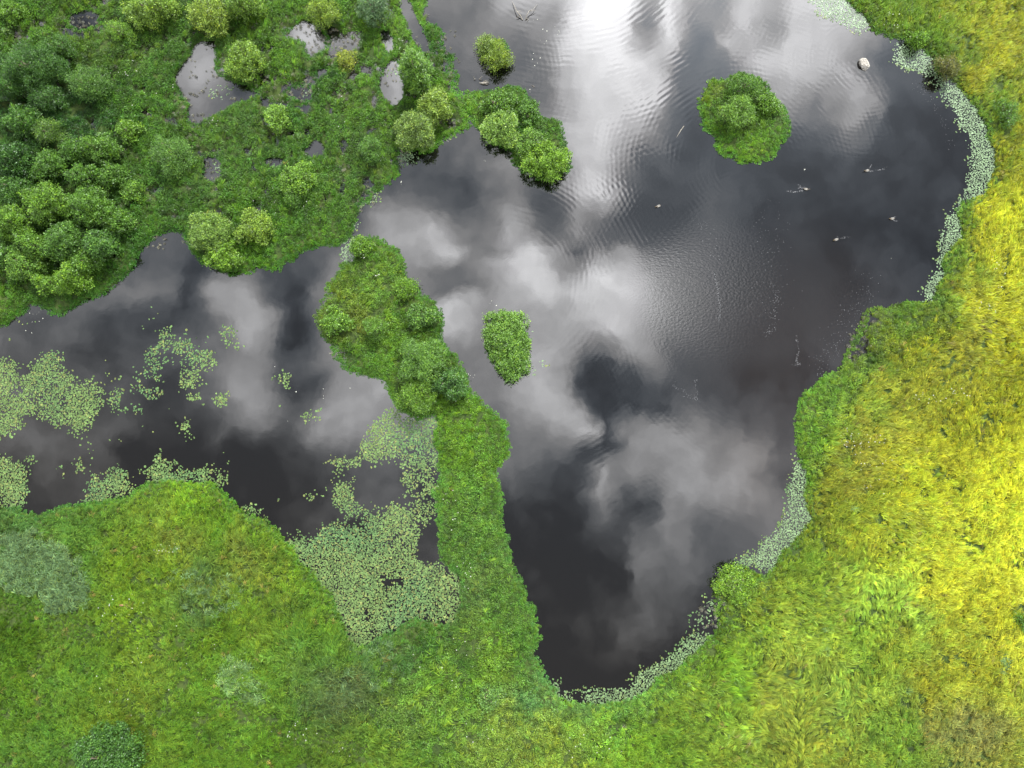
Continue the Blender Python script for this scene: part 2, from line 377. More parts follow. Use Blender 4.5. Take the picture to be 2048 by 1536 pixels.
# leafy herb ground instead of meadow grass
HERB = [[(-300,-300),(1300,-300),(1300,400),(900,500),(960,780),(700,800),(600,560),(250,640),(60,660),(-300,700)],
        [(1400,120),(1600,120),(1600,340),(1400,340)],
        [(690,460),(900,560),(960,760),(1030,830),(1020,940),(880,900),(780,830),(620,700)],
        [(1600,790),(1660,745),(1690,700),(1720,610),(1870,590),(1895,640),(1880,700),(1760,720),(1700,790),(1660,860),(1640,960),(1625,1030),(1590,900)],
        [(1100,1395),(1180,1415),(1290,1395),(1390,1315),(1450,1240),(1430,1140),(1510,1120),(1520,1170),(1440,1290),(1350,1380),(1260,1470),(1180,1540),(900,1560),(700,1420),(800,1260),(910,1260),(1040,1240)],
        [(870,840),(1030,840),(1060,1200),(1100,1400),(960,1400),(880,1260)]]
herb = np.zeros((NY, NX))
for p in HERB: herb = np.maximum(herb, in_poly(p, 6))
MARSH = [([(590,60),(660,52),(720,70),(728,110),(715,135),(650,130),(625,110)], .78),
         ([(380,225),(420,230),(410,300),(375,290)], .55), ([(500,150),(640,150),(640,200),(520,205)], .5),
         ([(355,180),(390,190),(390,250),(355,225)], .55), ([(655,330),(700,325),(710,350),(670,365)], .5),
         ([(100,40),(200,20),(215,75),(150,85)], .55), ([(560,35),(600,35),(605,60),(568,78)], .6),
         ([(740,250),(790,240),(795,265),(745,260)], .5), ([(640,575),(662,575),(668,615),(645,618)], .55),
         ([(660,690),(690,690),(700,725),(665,722)], .5), ([(1700,640),(1760,620),(1770,690),(1700,750),(1690,700)], .45),
         ([(1385,1225),(1450,1190),(1460,1230),(1410,1262)], .7), ([(870,110),(905,120),(930,200),(900,190),(880,150)], .45),
         ([(1210,1480),(1250,1430),(1270,1440),(1190,1536),(1150,1536)], .5),
         ([(395,350),(445,300),(450,340),(420,380)], .5)]
sparse = np.zeros((NY, NX))
for p, d in MARSH: sparse = np.maximum(sparse, blur(in_poly(p, 5), 3) * d)

wet = blur(in_poly([(330,60),(480,180),(560,30),(760,20),(900,130),(920,240),(800,300),(760,360),(560,330),(430,380),(370,260)], 8), 8)
rid = np.abs(fnoise(GX, GY, 4.2, 221, 3) - .5)
sparse = np.maximum(sparse, wet * np.clip((.030 - rid) * 60, 0, 1) * .8)
fleck = np.clip((fnoise(GX, GY, .9, 223, 2) - .60) * 9, 0, 1)
sparse = np.maximum(sparse, blur(in_poly([(-200,-100),(900,-100),(930,240),(700,450),(250,520),(-200,640)], 8), 6) * fleck * .55)
HZ = HZ - .8 * np.clip(sparse * 1.5, 0, 1) * np.clip((fnoise(GX, GY, 1.1, 151) - .3) * 3, 0, 1)
# lily pad cover
lily = np.zeros((NY, NX)); pale = np.zeros((NY, NX))
def addl(poly, d, pal=0, k=4):
    global lily, pale
    m = blur(in_poly(poly, k), 4)
    lily = np.maximum(lily, m * d)
    pale = np.maximum(pale, (m > .3) * pal)
def ell(cx, cy, rx, ry, n=16):
    return [(cx + rx * math.cos(t), cy + ry * math.sin(t)) for t in np.linspace(0, 2 * PI, n, endpoint=False)]
addl([(-220,700),(0,718),(25,725),(45,745),(75,735),(100,708),(118,712),(120,745),(150,752),(180,760),(204,775),(203,800),(185,830),(175,858),(150,862),(130,858),(105,850),(80,832),(60,840),(30,860),(0,872),(-220,880)], .80)
addl([(200,730),(350,690),(420,760),(380,860),(230,870),(200,800)], .10, k=10)
for cx, cy, rx, ry, d in [(355,700,42,34,.5),(335,672,20,12,.45),(372,672,14,10,.5),(402,718,26,19,.92),(310,730,22,42,.5),(375,745,22,22,.35),(388,790,18,12,.45),(385,770,20,18,.55),(372,850,9,14,.6),(240,800,28,26,.42),(300,785,22,18,.5),(258,815,34,22,.35),(280,812,12,14,.4),(245,862,6,10,.5),(175,815,12,30,.5),(455,672,12,20,.5),(474,692,12,8,.4),(413,672,8,10,.35),(568,757,10,18,.5),(572,772,9,7,.6),(553,748,7,6,.5),(448,803,14,16,.6),(463,815,8,12,.4),(555,820,7,8,.5),(610,850,6,6,.4),(622,832,18,11,.6),(610,868,6,6,.3),
     (292,632,6,8,.35),(313,625,6,12,.4),(283,648,8,6,.2),(50,640,18,14,.16),(15,680,10,12,.1),(60,912,12,14,.4),(130,935,30,14,.22),(160,930,16,18,.35),(175,900,14,8,.2),(225,870,30,14,.13),(305,862,30,14,.12),(383,875,10,8,.2),(322,903,14,7,.4),(345,902,8,5,.4),(285,918,8,10,.3),(452,912,6,10,.35),(463,940,6,8,.3),(500,1020,20,8,.5),(525,1045,12,5,.4),
     (622,990,10,10,.4),(648,985,12,10,.25),(552,1010,10,6,.2),(590,985,5,5,.2),(750,1010,10,6,.3),(675,1080,8,8,.3)]:
    addl(ell(cx, cy, rx, ry), d, k=2)
addl([(-220,900),(0,922),(20,918),(40,925),(46,955),(48,985),(44,1005),(25,1020),(0,1012),(-220,1015)], .9)
addl([(150,1010),(175,985),(190,955),(212,940),(235,938),(262,955),(285,968),(276,985),(230,1000),(180,1012)], .72)
addl([(285,950),(300,918),(325,912),(352,930),(372,948),(400,940),(430,942),(455,958),(450,970),(420,968),(370,972),(300,985)], .78)
addl([(280,950),(300,945),(300,985),(270,990)], .5)
addl([(768,822),(790,818),(805,832),(850,838),(860,822),(878,836),(880,880),(884,930),(850,942),(815,932),(790,915),(772,905),(740,920),(720,925),(700,950),(680,940),(665,925),(655,905),(668,910),(700,908),(730,895),(742,870),(745,845)], .78)
addl([(560,1062),(590,1085),(620,1090),(650,1060),(680,1045),(700,1052),(725,1060),(760,1035),(800,1012),(830,1005),(862,1000),(870,1030),(850,1050),(832,1090),(835,1125),(870,1125),(900,1140),(925,1150),(926,1200),(915,1250),(895,1258),(860,1245),(815,1245),(790,1262),(751,1280),(712,1300),(690,1280),(686,1235),(655,1188),(630,1160),(620,1135),(585,1105)], .86)
addl([(665,960),(700,965),(708,990),(705,1010),(740,1030),(790,1040),(800,1060),(740,1070),(700,1030),(675,1010),(668,985)], .6)
addl([(805,940),(825,945),(832,975),(880,965),(885,985),(862,1000),(830,1000),(812,990)], .55)
addl([(835,945),(885,930),(888,960),(835,965)], .35)
addl([(560,1060),(620,1080),(640,1130),(600,1110)], .35)
addl([(690,478),(706,482),(712,500),(712,525),(700,540),(690,520),(686,500)], .92, 1)
addl([(688,432),(712,432),(718,462),(695,455)], .5, 1)
addl([(720,402),(745,380),(757,382),(742,408)], .8, 1)
addl([(788,300),(800,296),(838,303),(833,322),(812,326),(795,322)], .97, 1)
addl([(885,268),(918,262),(914,272),(890,275)], .7, 1)
addl(ell(438, 184, 24, 11), .6, 1, 1); addl(ell(412, 84, 14, 5), .4, 1, 1); addl(ell(412, 128, 6, 12), .3, 1, 1)
addl(ell(608, 185, 12, 8), .6, 1, 1); addl(ell(432, 335, 8, 8), .5, 1, 1); addl(ell(540, 322, 10, 5), .6, 1, 1)
addl(ell(745, 250, 10, 8), .5, 1, 1); addl(ell(785, 150, 7, 14), .3, 1, 1)
addl(ell(1062, 668, 8, 14), .45, 1, 1); addl(ell(1058, 742, 10, 12), .4, 1, 1); addl(ell(1082, 728, 10, 8), .5, 1, 1)
# pale bands along the right and lower shores
addl([(1600,-200),(1619,0),(1642,23),(1680,41),(1706,61),(1749,58),(1744,48),(1690,-5),(1660,-60),(1640,-200)], .95, 1)
addl([(1787,78),(1795,96),(1787,119),(1823,135),(1848,137),(1853,147),(1876,175),(1904,216),(1919,244),(1937,279),(1942,315),(1939,340),(1932,368),(1932,385),(1919,413),(1899,426),(1894,449),(1886,474),(1881,499),(1883,520),(1866,552),(1850,583),(1838,612),(1865,610),(1890,560),(1895,520),(1915,490),(1928,462),(1920,438),(1935,413),(1960,397),(1980,385),(1990,343),(1995,300),(1975,255),(1950,205),(1905,165),(1875,150),(1866,114),(1840,97)], .9, 1)
addl([(1594,870),(1597,912),(1593,945),(1583,968),(1581,1001),(1574,1029),(1572,1052),(1545,1070),(1533,1086),(1518,1100),(1512,1128),(1535,1146),(1565,1120),(1620,1062),(1628,1030),(1622,980),(1610,920),(1602,880)], .93, .8)
addl([(1470,1126),(1502,1108),(1518,1100),(1515,1120),(1480,1135)], .6, .5)
addl([(1102,1360),(1122,1367),(1125,1392),(1142,1392),(1198,1381),(1215,1385),(1264,1367),(1292,1341),(1309,1341),(1330,1321),(1358,1308),(1370,1283),(1396,1270),(1421,1265),(1430,1275),(1385,1318),(1335,1362),(1260,1400),(1200,1415),(1108,1400)], .9, .6)
addl([(1388,1265),(1388,1245),(1405,1225),(1412,1200),(1428,1195),(1425,1230),(1410,1250)], .8, .6)
for q in [ell(788, 1165, 30, 16), ell(735, 1218, 8, 24), ell(692, 1078, 12, 7), ell(852, 1085, 16, 38), ell(718, 1093, 7, 7), ell(840, 1112, 12, 10), ell(845, 1100, 12, 12)]:
    lily = lily * (1 - .93 * blur(in_poly(q, 2), 2))

# ------------------------------------------------------------------ colours seen across the site (sRGB), with sunlight painted into the right meadow -> tint map
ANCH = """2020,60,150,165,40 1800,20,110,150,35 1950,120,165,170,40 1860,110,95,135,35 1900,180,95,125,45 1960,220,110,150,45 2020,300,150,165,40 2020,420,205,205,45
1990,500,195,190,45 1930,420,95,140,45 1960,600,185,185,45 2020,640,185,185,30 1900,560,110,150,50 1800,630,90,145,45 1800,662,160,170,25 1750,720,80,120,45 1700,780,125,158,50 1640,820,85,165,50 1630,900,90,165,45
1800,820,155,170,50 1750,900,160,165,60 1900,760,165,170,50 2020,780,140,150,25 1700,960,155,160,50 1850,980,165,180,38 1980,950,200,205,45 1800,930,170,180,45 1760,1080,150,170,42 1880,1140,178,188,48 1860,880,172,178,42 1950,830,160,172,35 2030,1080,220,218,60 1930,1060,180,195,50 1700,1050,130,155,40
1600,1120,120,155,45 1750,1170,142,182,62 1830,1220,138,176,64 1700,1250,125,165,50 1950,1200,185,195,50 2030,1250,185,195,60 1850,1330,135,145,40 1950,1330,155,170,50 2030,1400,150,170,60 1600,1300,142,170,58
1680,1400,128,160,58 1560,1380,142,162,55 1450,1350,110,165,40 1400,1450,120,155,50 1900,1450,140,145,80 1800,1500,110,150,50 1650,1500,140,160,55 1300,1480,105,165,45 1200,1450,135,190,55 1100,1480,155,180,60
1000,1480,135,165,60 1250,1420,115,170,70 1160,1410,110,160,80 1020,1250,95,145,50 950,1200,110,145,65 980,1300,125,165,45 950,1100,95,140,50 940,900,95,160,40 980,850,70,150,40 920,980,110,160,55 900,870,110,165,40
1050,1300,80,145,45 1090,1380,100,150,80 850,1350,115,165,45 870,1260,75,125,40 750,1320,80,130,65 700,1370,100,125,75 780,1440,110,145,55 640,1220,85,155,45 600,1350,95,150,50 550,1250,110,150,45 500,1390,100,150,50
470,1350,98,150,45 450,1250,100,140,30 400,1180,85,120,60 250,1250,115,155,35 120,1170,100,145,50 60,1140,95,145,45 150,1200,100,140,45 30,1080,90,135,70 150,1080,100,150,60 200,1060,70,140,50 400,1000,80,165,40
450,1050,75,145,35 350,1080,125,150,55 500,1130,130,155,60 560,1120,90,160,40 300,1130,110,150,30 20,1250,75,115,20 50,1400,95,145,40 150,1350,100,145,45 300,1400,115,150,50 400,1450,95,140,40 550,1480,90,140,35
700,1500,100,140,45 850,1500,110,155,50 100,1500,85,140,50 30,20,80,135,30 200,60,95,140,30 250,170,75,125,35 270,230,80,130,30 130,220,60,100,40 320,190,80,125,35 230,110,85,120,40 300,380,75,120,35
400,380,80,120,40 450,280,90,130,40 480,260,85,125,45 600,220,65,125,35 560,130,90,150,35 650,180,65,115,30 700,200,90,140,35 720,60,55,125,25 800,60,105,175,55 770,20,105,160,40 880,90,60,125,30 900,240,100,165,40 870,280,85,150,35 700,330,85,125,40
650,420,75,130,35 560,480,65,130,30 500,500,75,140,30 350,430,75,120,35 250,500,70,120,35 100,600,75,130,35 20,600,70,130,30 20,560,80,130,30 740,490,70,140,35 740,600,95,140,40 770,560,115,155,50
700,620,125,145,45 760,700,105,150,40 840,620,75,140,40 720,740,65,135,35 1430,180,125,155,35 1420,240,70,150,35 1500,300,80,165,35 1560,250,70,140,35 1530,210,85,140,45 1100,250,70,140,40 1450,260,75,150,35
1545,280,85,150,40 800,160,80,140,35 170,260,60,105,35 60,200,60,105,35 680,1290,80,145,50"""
A = np.array([[float(v) for v in t.split(',')] for t in ANCH.split()])
A[:, 2] = np.maximum(A[:, 2], A[:, 3] - 47)
A[:, 2] = np.minimum(A[:, 2], A[:, 3] * .95)
AX, AY = G(A[:, 0], A[:, 1])
AC = lin1(A[:, 2:5])

def tint(x, y, seed=0, gain=1.0, spread=.16):
    """colour of the plants at x, y : blend of the sightings, patchy, sunlight painted in on the right"""
    out = np.zeros((len(x), 3)); 
    xj = x + (fnoise(x, y, 2.6, 41) - .5) * 7.0; yj = y + (fnoise(x, y, 2.6, 57) - .5) * 7.0
    for s in range(0, len(x), 40000):
        e = slice(s, s + 40000)
        d2 = (xj[e, None] - AX) ** 2 + (yj[e, None] - AY) ** 2
        w = 1 / (d2 + 1.5) ** 1.7
        out[e] = (w @ AC) / w.sum(1)[:, None]
    r = np.random.default_rng(seed + 5)
    br = 1 + spread * r.standard_normal(len(x)) + .5 * (fnoise(x, y, .9, 71) - .5)
    u_ = x * .62 + y * .78; v_ = -x * .78 + y * .62
    br = br + .42 * (fnoise(u_ / 3.2, v_, 1.5, 211, 3) - .5) + .25 * (fnoise(x, y, 8, 213, 2) - .5)
    out *= np.clip(br, .4, 1.8)[:, None]
    hue = -.06 + .08 * r.standard_normal(len(x)) + .15 * (fnoise(x, y, 1.6, 83) - .5)
    out[:, 0] *= .955 * (1 + hue); out[:, 2] *= 1 - .5 * hue
    lum = out @ np.array([.3, .6, .1])
    out = out * .98 + lum[:, None] * .02 * np.array([1.0, .9, .62])
    out[:, 1] *= .945
    out[:, 2] *= .9
    return np.clip(out * gain * (1 + .22 * np.clip((x - 22) / 14, 0, 1) * np.clip((12 - y) / 20, 0, 1))[:, None], 0.002, .9)  # lower right brightened: sun gap painted into the plant colour

# ------------------------------------------------------------------ materials
def leaf_mat(name, color=None, instancer=False, gloss=.05, trans=.3, vary=.5):
    m = bpy.data.materials.new(name); m.use_nodes = True
    t = m.node_tree; t.nodes.clear(); N = NT(t)
    if instancer:
        a = N.n('ShaderNodeAttribute', attribute_type='INSTANCER', attribute_name='tint'); base = a.outputs['Color']
    else:
        oi = N.n('ShaderNodeObjectInfo'); base = oi.outputs['Color'] if color is None else None
        if base is None:
            c = N.n('ShaderNodeRGB'); c.outputs[0].default_value = (*color, 1); base = c.outputs[0]
    at = N.n('ShaderNodeAttribute', attribute_type='GEOMETRY', attribute_name='var')
    f = N.m('MULTIPLY_ADD', at.outputs['Fac'], 2 * vary, 1 - vary)
    c = N.vs(base, f)
    yel = N.v('MULTIPLY', c, (1.25, 1.0, .6))
    c = N.mix(N.rng(at.outputs['Fac'], .75, 1.0), c, yel)
    d = N.n('ShaderNodeBsdfDiffuse'); N.link(c, d.inputs[0])
    tr = N.n('ShaderNodeBsdfTranslucent'); N.link(N.v('MULTIPLY', c, (1.1, 1.15, .7)), tr.inputs[0])
    mx = N.n('ShaderNodeMixShader'); mx.inputs[0].default_value = trans
    N.link(d.outputs[0], mx.inputs[1]); N.link(tr.outputs[0], mx.inputs[2])
    g = N.n('ShaderNodeBsdfGlossy'); g.inputs['Roughness'].default_value = .45; g.inputs[0].default_value = (.9, .95, 1, 1)
    m2 = N.n('ShaderNodeMixShader'); m2.inputs[0].default_value = gloss
    N.link(mx.outputs[0], m2.inputs[1]); N.link(g.outputs[0], m2.inputs[2])
    o = N.n('ShaderNodeOutputMaterial'); N.link(m2.outputs[0], o.inputs[0])
    return m

def plain(name, col, rough=.7, noise=None, col2=None, bump=0, spec=.4):
    m = bpy.data.materials.new(name); m.use_nodes = True
    t = m.node_tree; N = NT(t); b = t.nodes['Principled BSDF']
    b.inputs['Roughness'].default_value = rough; b.inputs['Specular IOR Level'].default_value = spec
    if noise:
        tcn = N.n('ShaderNodeTexCoord'); nn = N.noise(tcn.outputs['Object'], noise, 5, .6)
        N.link(N.mix(N.rng(nn, .35, .65), (*col, 1), (*(col2 or col), 1)), b.inputs['Base Color'])
        if bump:
            bp = N.n('ShaderNodeBump'); bp.inputs['Strength'].default_value = bump; bp.inputs['Distance'].default_value = .03
            N.link(nn, bp.inputs['Height']); N.link(bp.outputs[0], b.inputs['Normal'])
    else: b.inputs['Base Color'].default_value = (*col, 1)
    return m

M_grass = leaf_mat('grass_blades', instancer=True, gloss=.012, vary=.45)
M_herb = leaf_mat('herb_leaves', instancer=True, gloss=.012, vary=.5)
M_pad = leaf_mat('lily_pad_leaf', instancer=True, gloss=.02, trans=.05, vary=.22)
M_leaf = leaf_mat('bush_leaves', gloss=.02, vary=.68)
M_bark = plain('grey_brown_bark', (.12, .09, .065), .85, 14, (.2, .17, .13), .6)
M_dead = plain('bleached_dead_wood', (.20, .19, .17), .8, 9, (.10, .09, .07), .4)
M_straw = plain('dry_tan_wood', (.26, .15, .07), .8, 12, (.15, .08, .04), .4)
M_rock = plain('pale_lichened_rock', (.33, .315, .29), .9, 5.5, (.13, .12, .10), 1.0)
M_rockdark = None
M_soil = None
M_white = plain('white_petals', (.30, .31, .27), .7)
M_foam = plain('pale_foam', (.085, .088, .095), .6)  # pale flecks for duck wakes and the painted wind sparkle
M_duck = plain('grey_brown_feathers', (.10, .088, .07), .8, 18, (.05, .04, .03))
M_ducklight = plain('pale_grey_feathers', (.19, .19, .18), .8)
M_bill = plain('dull_yellow_bill', (.2, .13, .03), .5)

# ground
def ground_mat():
    m = bpy.data.materials.new('dark_peaty_ground'); m.use_nodes = True
    t = m.node_tree; N = NT(t); b = t.nodes['Principled BSDF']
    g = N.n('ShaderNodeNewGeometry')
    n1 = N.noise(g.outputs['Position'], .35, 4); n2_ = N.noise(g.outputs['Position'], 3.5, 4, .65)
    a = N.mix(N.rng(n1, .35, .65), (.026, .046, .010, 1), (.040, .060, .014, 1))
    a = N.mix(N.rng(n2_, .45, .7), a, (.014, .024, .008, 1))
    # far meadow keeps the grass colour where no plants are modelled
    d = N.v('LENGTH', g.outputs['Position'], out=1)
    far = N.mix(N.rng(n1, .3, .7), (.06, .105, .018, 1), (.10, .14, .025, 1))
    far = N.mix(N.rng(n2_, .3, .7), far, (.05, .09, .02, 1))
    a = N.mix(N.rng(d, 62, 75), a, far)
    N.link(a, b.inputs['Base Color'])
    b.inputs['Roughness'].default_value = .95; b.inputs['Specular IOR Level'].default_value = .15
    bp = N.n('ShaderNodeBump'); bp.inputs['Distance'].default_value = .08; bp.inputs['Strength'].default_value = .7
    N.link(n2_, bp.inputs['Height']); N.link(bp.outputs[0], b.inputs['Normal'])
    return m
ax = np.concatenate([-np.geomspace(5000, 60, 22), np.arange(-55.8, 56, .36), np.geomspace(60, 5000, 22)])
ay = np.concatenate([-np.geomspace(5000, 42, 22), np.arange(-37.8, 50, .36), np.geomspace(54, 5000, 22)])
AXg, AYg = np.meshgrid(ax, ay)
Z = samp(HZ, AXg, AYg)
far = (np.abs(AXg) > 56) | (AYg > 50) | (AYg < -38)
Z = np.where((AXg > 60) | (AYg < -42) | (np.hypot(AXg, AYg) > 150), .25 + .8 * fnoise(AXg, AYg, 40, 5), Z)
nyg, nxg = AXg.shape
idx = np.arange(nyg * nxg).reshape(nyg, nxg)
F = np.stack([idx[:-1, :-1], idx[:-1, 1:], idx[1:, 1:], idx[1:, :-1]], -1).reshape(-1, 4)
gm = mesh_np('ground', np.stack([AXg, AYg, Z], -1).reshape(-1, 3), F, smooth=True)
gm.materials.append(ground_mat())
tag(link(bpy.data.objects.new('ground', gm)), 'dark peaty ground under the marsh plants and meadow grass', kind='structure')

# water
def water_mat():
    m = bpy.data.materials.new('dark_pond_water'); m.use_nodes = True
    t = m.node_tree; N = NT(t); b = t.nodes['Principled BSDF']
    g = N.n('ShaderNodeNewGeometry'); pos = g.outputs['Position']
    def blob(px, py, r0, r1, amp=1.0):
        x, y = G(px, py)
        dd = N.v('DISTANCE', pos, (float(x), float(y), 0), out=1)
        return N.rng(dd, r0, r1, amp, 0)
    # brown peat stain, stronger along the lower right shore
    st = N.m('ADD', blob(1600, 720, 2, 16, .9), blob(1560, 960, 1, 9, .7))
    nb_ = N.noise(pos, .12, 3)
    c = N.mix(st, N.mix(nb_, (.0022, .0022, .0024, 1), (.003, .0028, .0028, 1)), (.0075, .0052, .0038, 1))
    N.link(c, b.inputs['Base Color'])
    b.inputs['Roughness'].default_value = .03
    b.inputs['IOR'].default_value = 1.85
    # ripples: rings running out from the rock, the islands and the bird
    jit = N.m('MULTIPLY', N.m('SUBTRACT', N.noise(pos, .35, 2), .5), 9.0)
    h = None
    calm = N.rng(N.noise(pos, .22, 3), .42, .62)
    def add(a, bb): return bb if a is None else N.m('ADD', a, bb)
    rings = [(1728,128,.42,1.0,16,.7), (1480,330,.46,2,20,.9), (1130,-160,.55,6,30,1.3), (1010,560,.50,6,26,.8), (1640,-120,.5,4,17,1.1),
             (1560,620,.44,10,26,.55), (1390,1250,.5,6,26,.45), (900,150,.45,6,15,.5)]
    for px, py, lam, r0, r1, amp in rings:
        x, y = G(px, py)
        dd = N.v('DISTANCE', pos, (float(x), float(y), 0), out=1)
        ph = N.m('ADD', N.m('MULTIPLY', dd, 2 * PI / lam), jit)
        env = N.m('MULTIPLY', N.rng(dd, r0 * .4, r0 + 1, 0, 1), N.rng(dd, r1 * .55, r1, 1, 0))
        h = add(h, N.m('MULTIPLY', N.m('MULTIPLY', N.m('SINE', ph), env), amp * lam))
    region = N.m('ADD', blob(1240, 230, 7, 19, 1.0), blob(1640, 160, 3, 11, .9))
    region = N.m('ADD', region, blob(1230, 560, 4, 15, .55))
    region = N.m('ADD', region, blob(1330, 880, 4, 14, .4))
    region = N.m('MULTIPLY', N.m('ADD', region, .02), N.m('MULTIPLY_ADD', calm, .95, .12))
    h = N.m('MULTIPLY', N.m('MULTIPLY', h, region), .0007)
    # cat's-paw of fine wind ripple in the middle of the pond
    fine = N.m('ADD', blob(1440, 590, 3, 9.5, 1.0), N.m('ADD', blob(1530, 560, 1.5, 6, .6), blob(1680, 620, 1, 5, .45)))
    fn = N.noise(N.v('MULTIPLY', pos, (1.0, 1.5, 1.0)), 4.2, 2, .6)
    h = N.m('ADD', h, N.m('MULTIPLY', N.m('MULTIPLY', fn, N.m('ADD', fine, .035)), .009))
    # soft swell everywhere
    h = N.m('ADD', h, N.m('MULTIPLY', N.noise(pos, .5, 2), .0035))
    bp = N.n('ShaderNodeBump'); bp.inputs['Strength'].default_value = 1; bp.inputs['Distance'].default_value = 1
    N.link(h, bp.inputs['Height']); N.link(bp.outputs[0], b.inputs['Normal'])
    return m
wx0, wx1, wy0, wy1 = -140, 59, -41, 160
wm = mesh_np('water', [(wx0, wy0, 0), (wx1, wy0, 0), (wx1, wy1, 0), (wx0, wy1, 0)], np.array([[0, 1, 2, 3]]))
wm.materials.append(water_mat())
tag(link(bpy.data.objects.new('water', wm)), 'dark peaty pond water mirroring broken cloud', kind='structure')

# ------------------------------------------------------------------ plant pieces used by the ground cover
def src_collection(name, meshes, mat):
    c = bpy.data.collections.new(name)
    for i, me in enumerate(meshes):
        me.materials.append(mat)
        c.objects.link(bpy.data.objects.new(f"{name}_{i:02d}", me))
    return c

def tuft(seed, n=24, height=.75, width=.034, spread=.22, lean=.45, seg=3):
    r = np.random.default_rng(seed); V = []; F = []; F3 = []; var = []; var3 = []
    for b in range(n):
        a0 = r.uniform(0, 2 * PI); rad = spread * math.sqrt(r.random())
        bx, by = rad * math.cos(a0), rad * math.sin(a0)
        az = r.normal(0, .75); ln = lean * r.uniform(.5, 1.5)
        L = height * r.uniform(.6, 1.15); w = width * r.uniform(.7, 1.3)
        k0 = len(V); x, y, z = bx, by, 0; ang = ln * .4
        for s in range(seg):
            f = s / seg
            ww = w * (1 - .55 * f)
            V += [(x - math.sin(az) * ww / 2, y + math.cos(az) * ww / 2, z), (x + math.sin(az) * ww / 2, y - math.cos(az) * ww / 2, z)]
            st = L / seg
            x += math.cos(az) * math.sin(ang) * st; y += math.sin(az) * math.sin(ang) * st; z += math.cos(ang) * st
            ang += ln * 1.15
        V.append((x, y, max(z, .05))); v = r.random()
        for s in range(seg - 1):
            F.append((k0 + 2 * s, k0 + 2 * s + 1, k0 + 2 * s + 3, k0 + 2 * s + 2)); var.append(v)
        F3.append((k0 + 2 * seg - 2, k0 + 2 * seg - 1, len(V) - 1)); var3.append(v)
    return mesh_np('tuft', V, [np.array(F), np.array(F3)], {'var': ('FACE', var + var3)})

def lock(seed, n=20, L0=.7):
    r = np.random.default_rng(seed); V = []; F = []; F3 = []; var = []; var3 = []; seg = 4
    curl = r.uniform(-.5, .5); vb = r.uniform(.2, .8)
    for b in range(n):
        bx, by = r.normal(0, .10), r.normal(0, .09)
        az = r.normal(0, .16); ln = r.uniform(.5, .95); L = L0 * r.uniform(.6, 1.1); w = r.uniform(.03, .055)
        k0 = len(V); x, y, z = bx, by, 0; ang = ln * .5
        for s in range(seg):
            ww = w * (1 - .6 * s / seg); st = L / seg
            V += [(x - math.sin(az) * ww / 2, y + math.cos(az) * ww / 2, z), (x + math.sin(az) * ww / 2, y - math.cos(az) * ww / 2, z)]
            x += math.cos(az) * math.sin(ang) * st; y += math.sin(az) * math.sin(ang) * st; z += math.cos(ang) * st
            ang += ln * .45; az += curl * .5
        V.append((x, y, z)); v = min(max(r.normal(vb, .16), 0), 1)
        for s in range(seg - 1):
            F.append((k0 + 2 * s, k0 + 2 * s + 1, k0 + 2 * s + 3, k0 + 2 * s + 2)); var.append(v)
        F3.append((k0 + 2 * seg - 2, k0 + 2 * seg - 1, len(V) - 1)); var3.append(v)
    return mesh_np('lock', V, [np.array(F), np.array(F3)], {'var': ('FACE', var + var3)})

def clump(seed, n=38, R=.24, hgt=.28, leaf=.088, asp=.6):
    r = np.random.default_rng(seed)
    th = r.uniform(0, 2 * PI, n); rad = R * np.sqrt(r.random(n))
    c = np.stack([rad * np.cos(th), rad * np.sin(th), hgt * (1 - (rad / R) ** 2 * .5) * r.uniform(.35, 1, n)], 1)
    d = th + r.normal(0, .7, n)
    up = r.uniform(-.5, .45, n)
    ax_ = np.stack([np.cos(d) * np.cos(up), np.sin(d) * np.cos(up), np.sin(up)], 1)
    return leaves_mesh(c, ax_, leaf * r.uniform(.7, 1.3, n), asp, r)

def leaves_mesh(c, ax_, L, asp, r, extra=None, name='leaves'):
    n = len(c)
    side = np.cross(ax_, np.array([0, 0, 1.]) + .35 * r.standard_normal((n, 3)))
    side /= np.linalg.norm(side, axis=1)[:, None] + 1e-9
    nrm = np.cross(side, ax_)
    L = L[:, None]; w = L * asp / 2
    V = np.stack([c - ax_ * L * .5, c + side * w - nrm * L * .04, c + ax_ * L * .5 - nrm * L * .08, c - side * w - nrm * L * .04], 1).reshape(-1, 3)
    F = (np.arange(n)[:, None] * 4 + np.array([0, 1, 2, 3]))
    F = F.astype(np.int32)
    var = np.clip(r.normal(.45, .2, n), 0, 1)
    if extra is not None: var = np.clip(var + extra, 0, 1)
    return mesh_np(name, V, F, {'var': ('FACE', var)})

def pad(seed):
    r = np.random.default_rng(seed); n = 9; a0 = r.uniform(0, 2 * PI)
    t = np.linspace(.18, 2 * PI - .18, n)
    e = r.uniform(.85, 1.1)
    V = [(0, 0, 0)] + [(math.cos(a) * e, math.sin(a), r.normal(0, .03)) for a in t]
    F = [(0, i + 1, i + 2) for i in range(n - 1)]
    return mesh_np('pad', V, np.array(F), {'var': ('FACE', np.full(len(F), r.random()))})

C_tuft = src_collection('tuft_source', [tuft(i, n=18, height=.62, width=.045, spread=.14, lean=.6) for i in range(5)] + [lock(i) for i in range(6)], M_grass)
C_fine = src_collection('fine_tuft_source', [tuft(50 + i, n=22, height=.5, width=.03, spread=.2, lean=.35) for i in range(5)], M_grass)
C_clump = src_collection('clump_source', [clump(i) for i in range(7)], M_herb)
C_small = src_collection('small_clump_source', [clump(30 + i, n=26, R=.2, hgt=.14, leaf=.085, asp=.8) for i in range(5)], M_herb)
C_pad = src_collection('pad_source', [pad(i) for i in range(6)], M_pad)

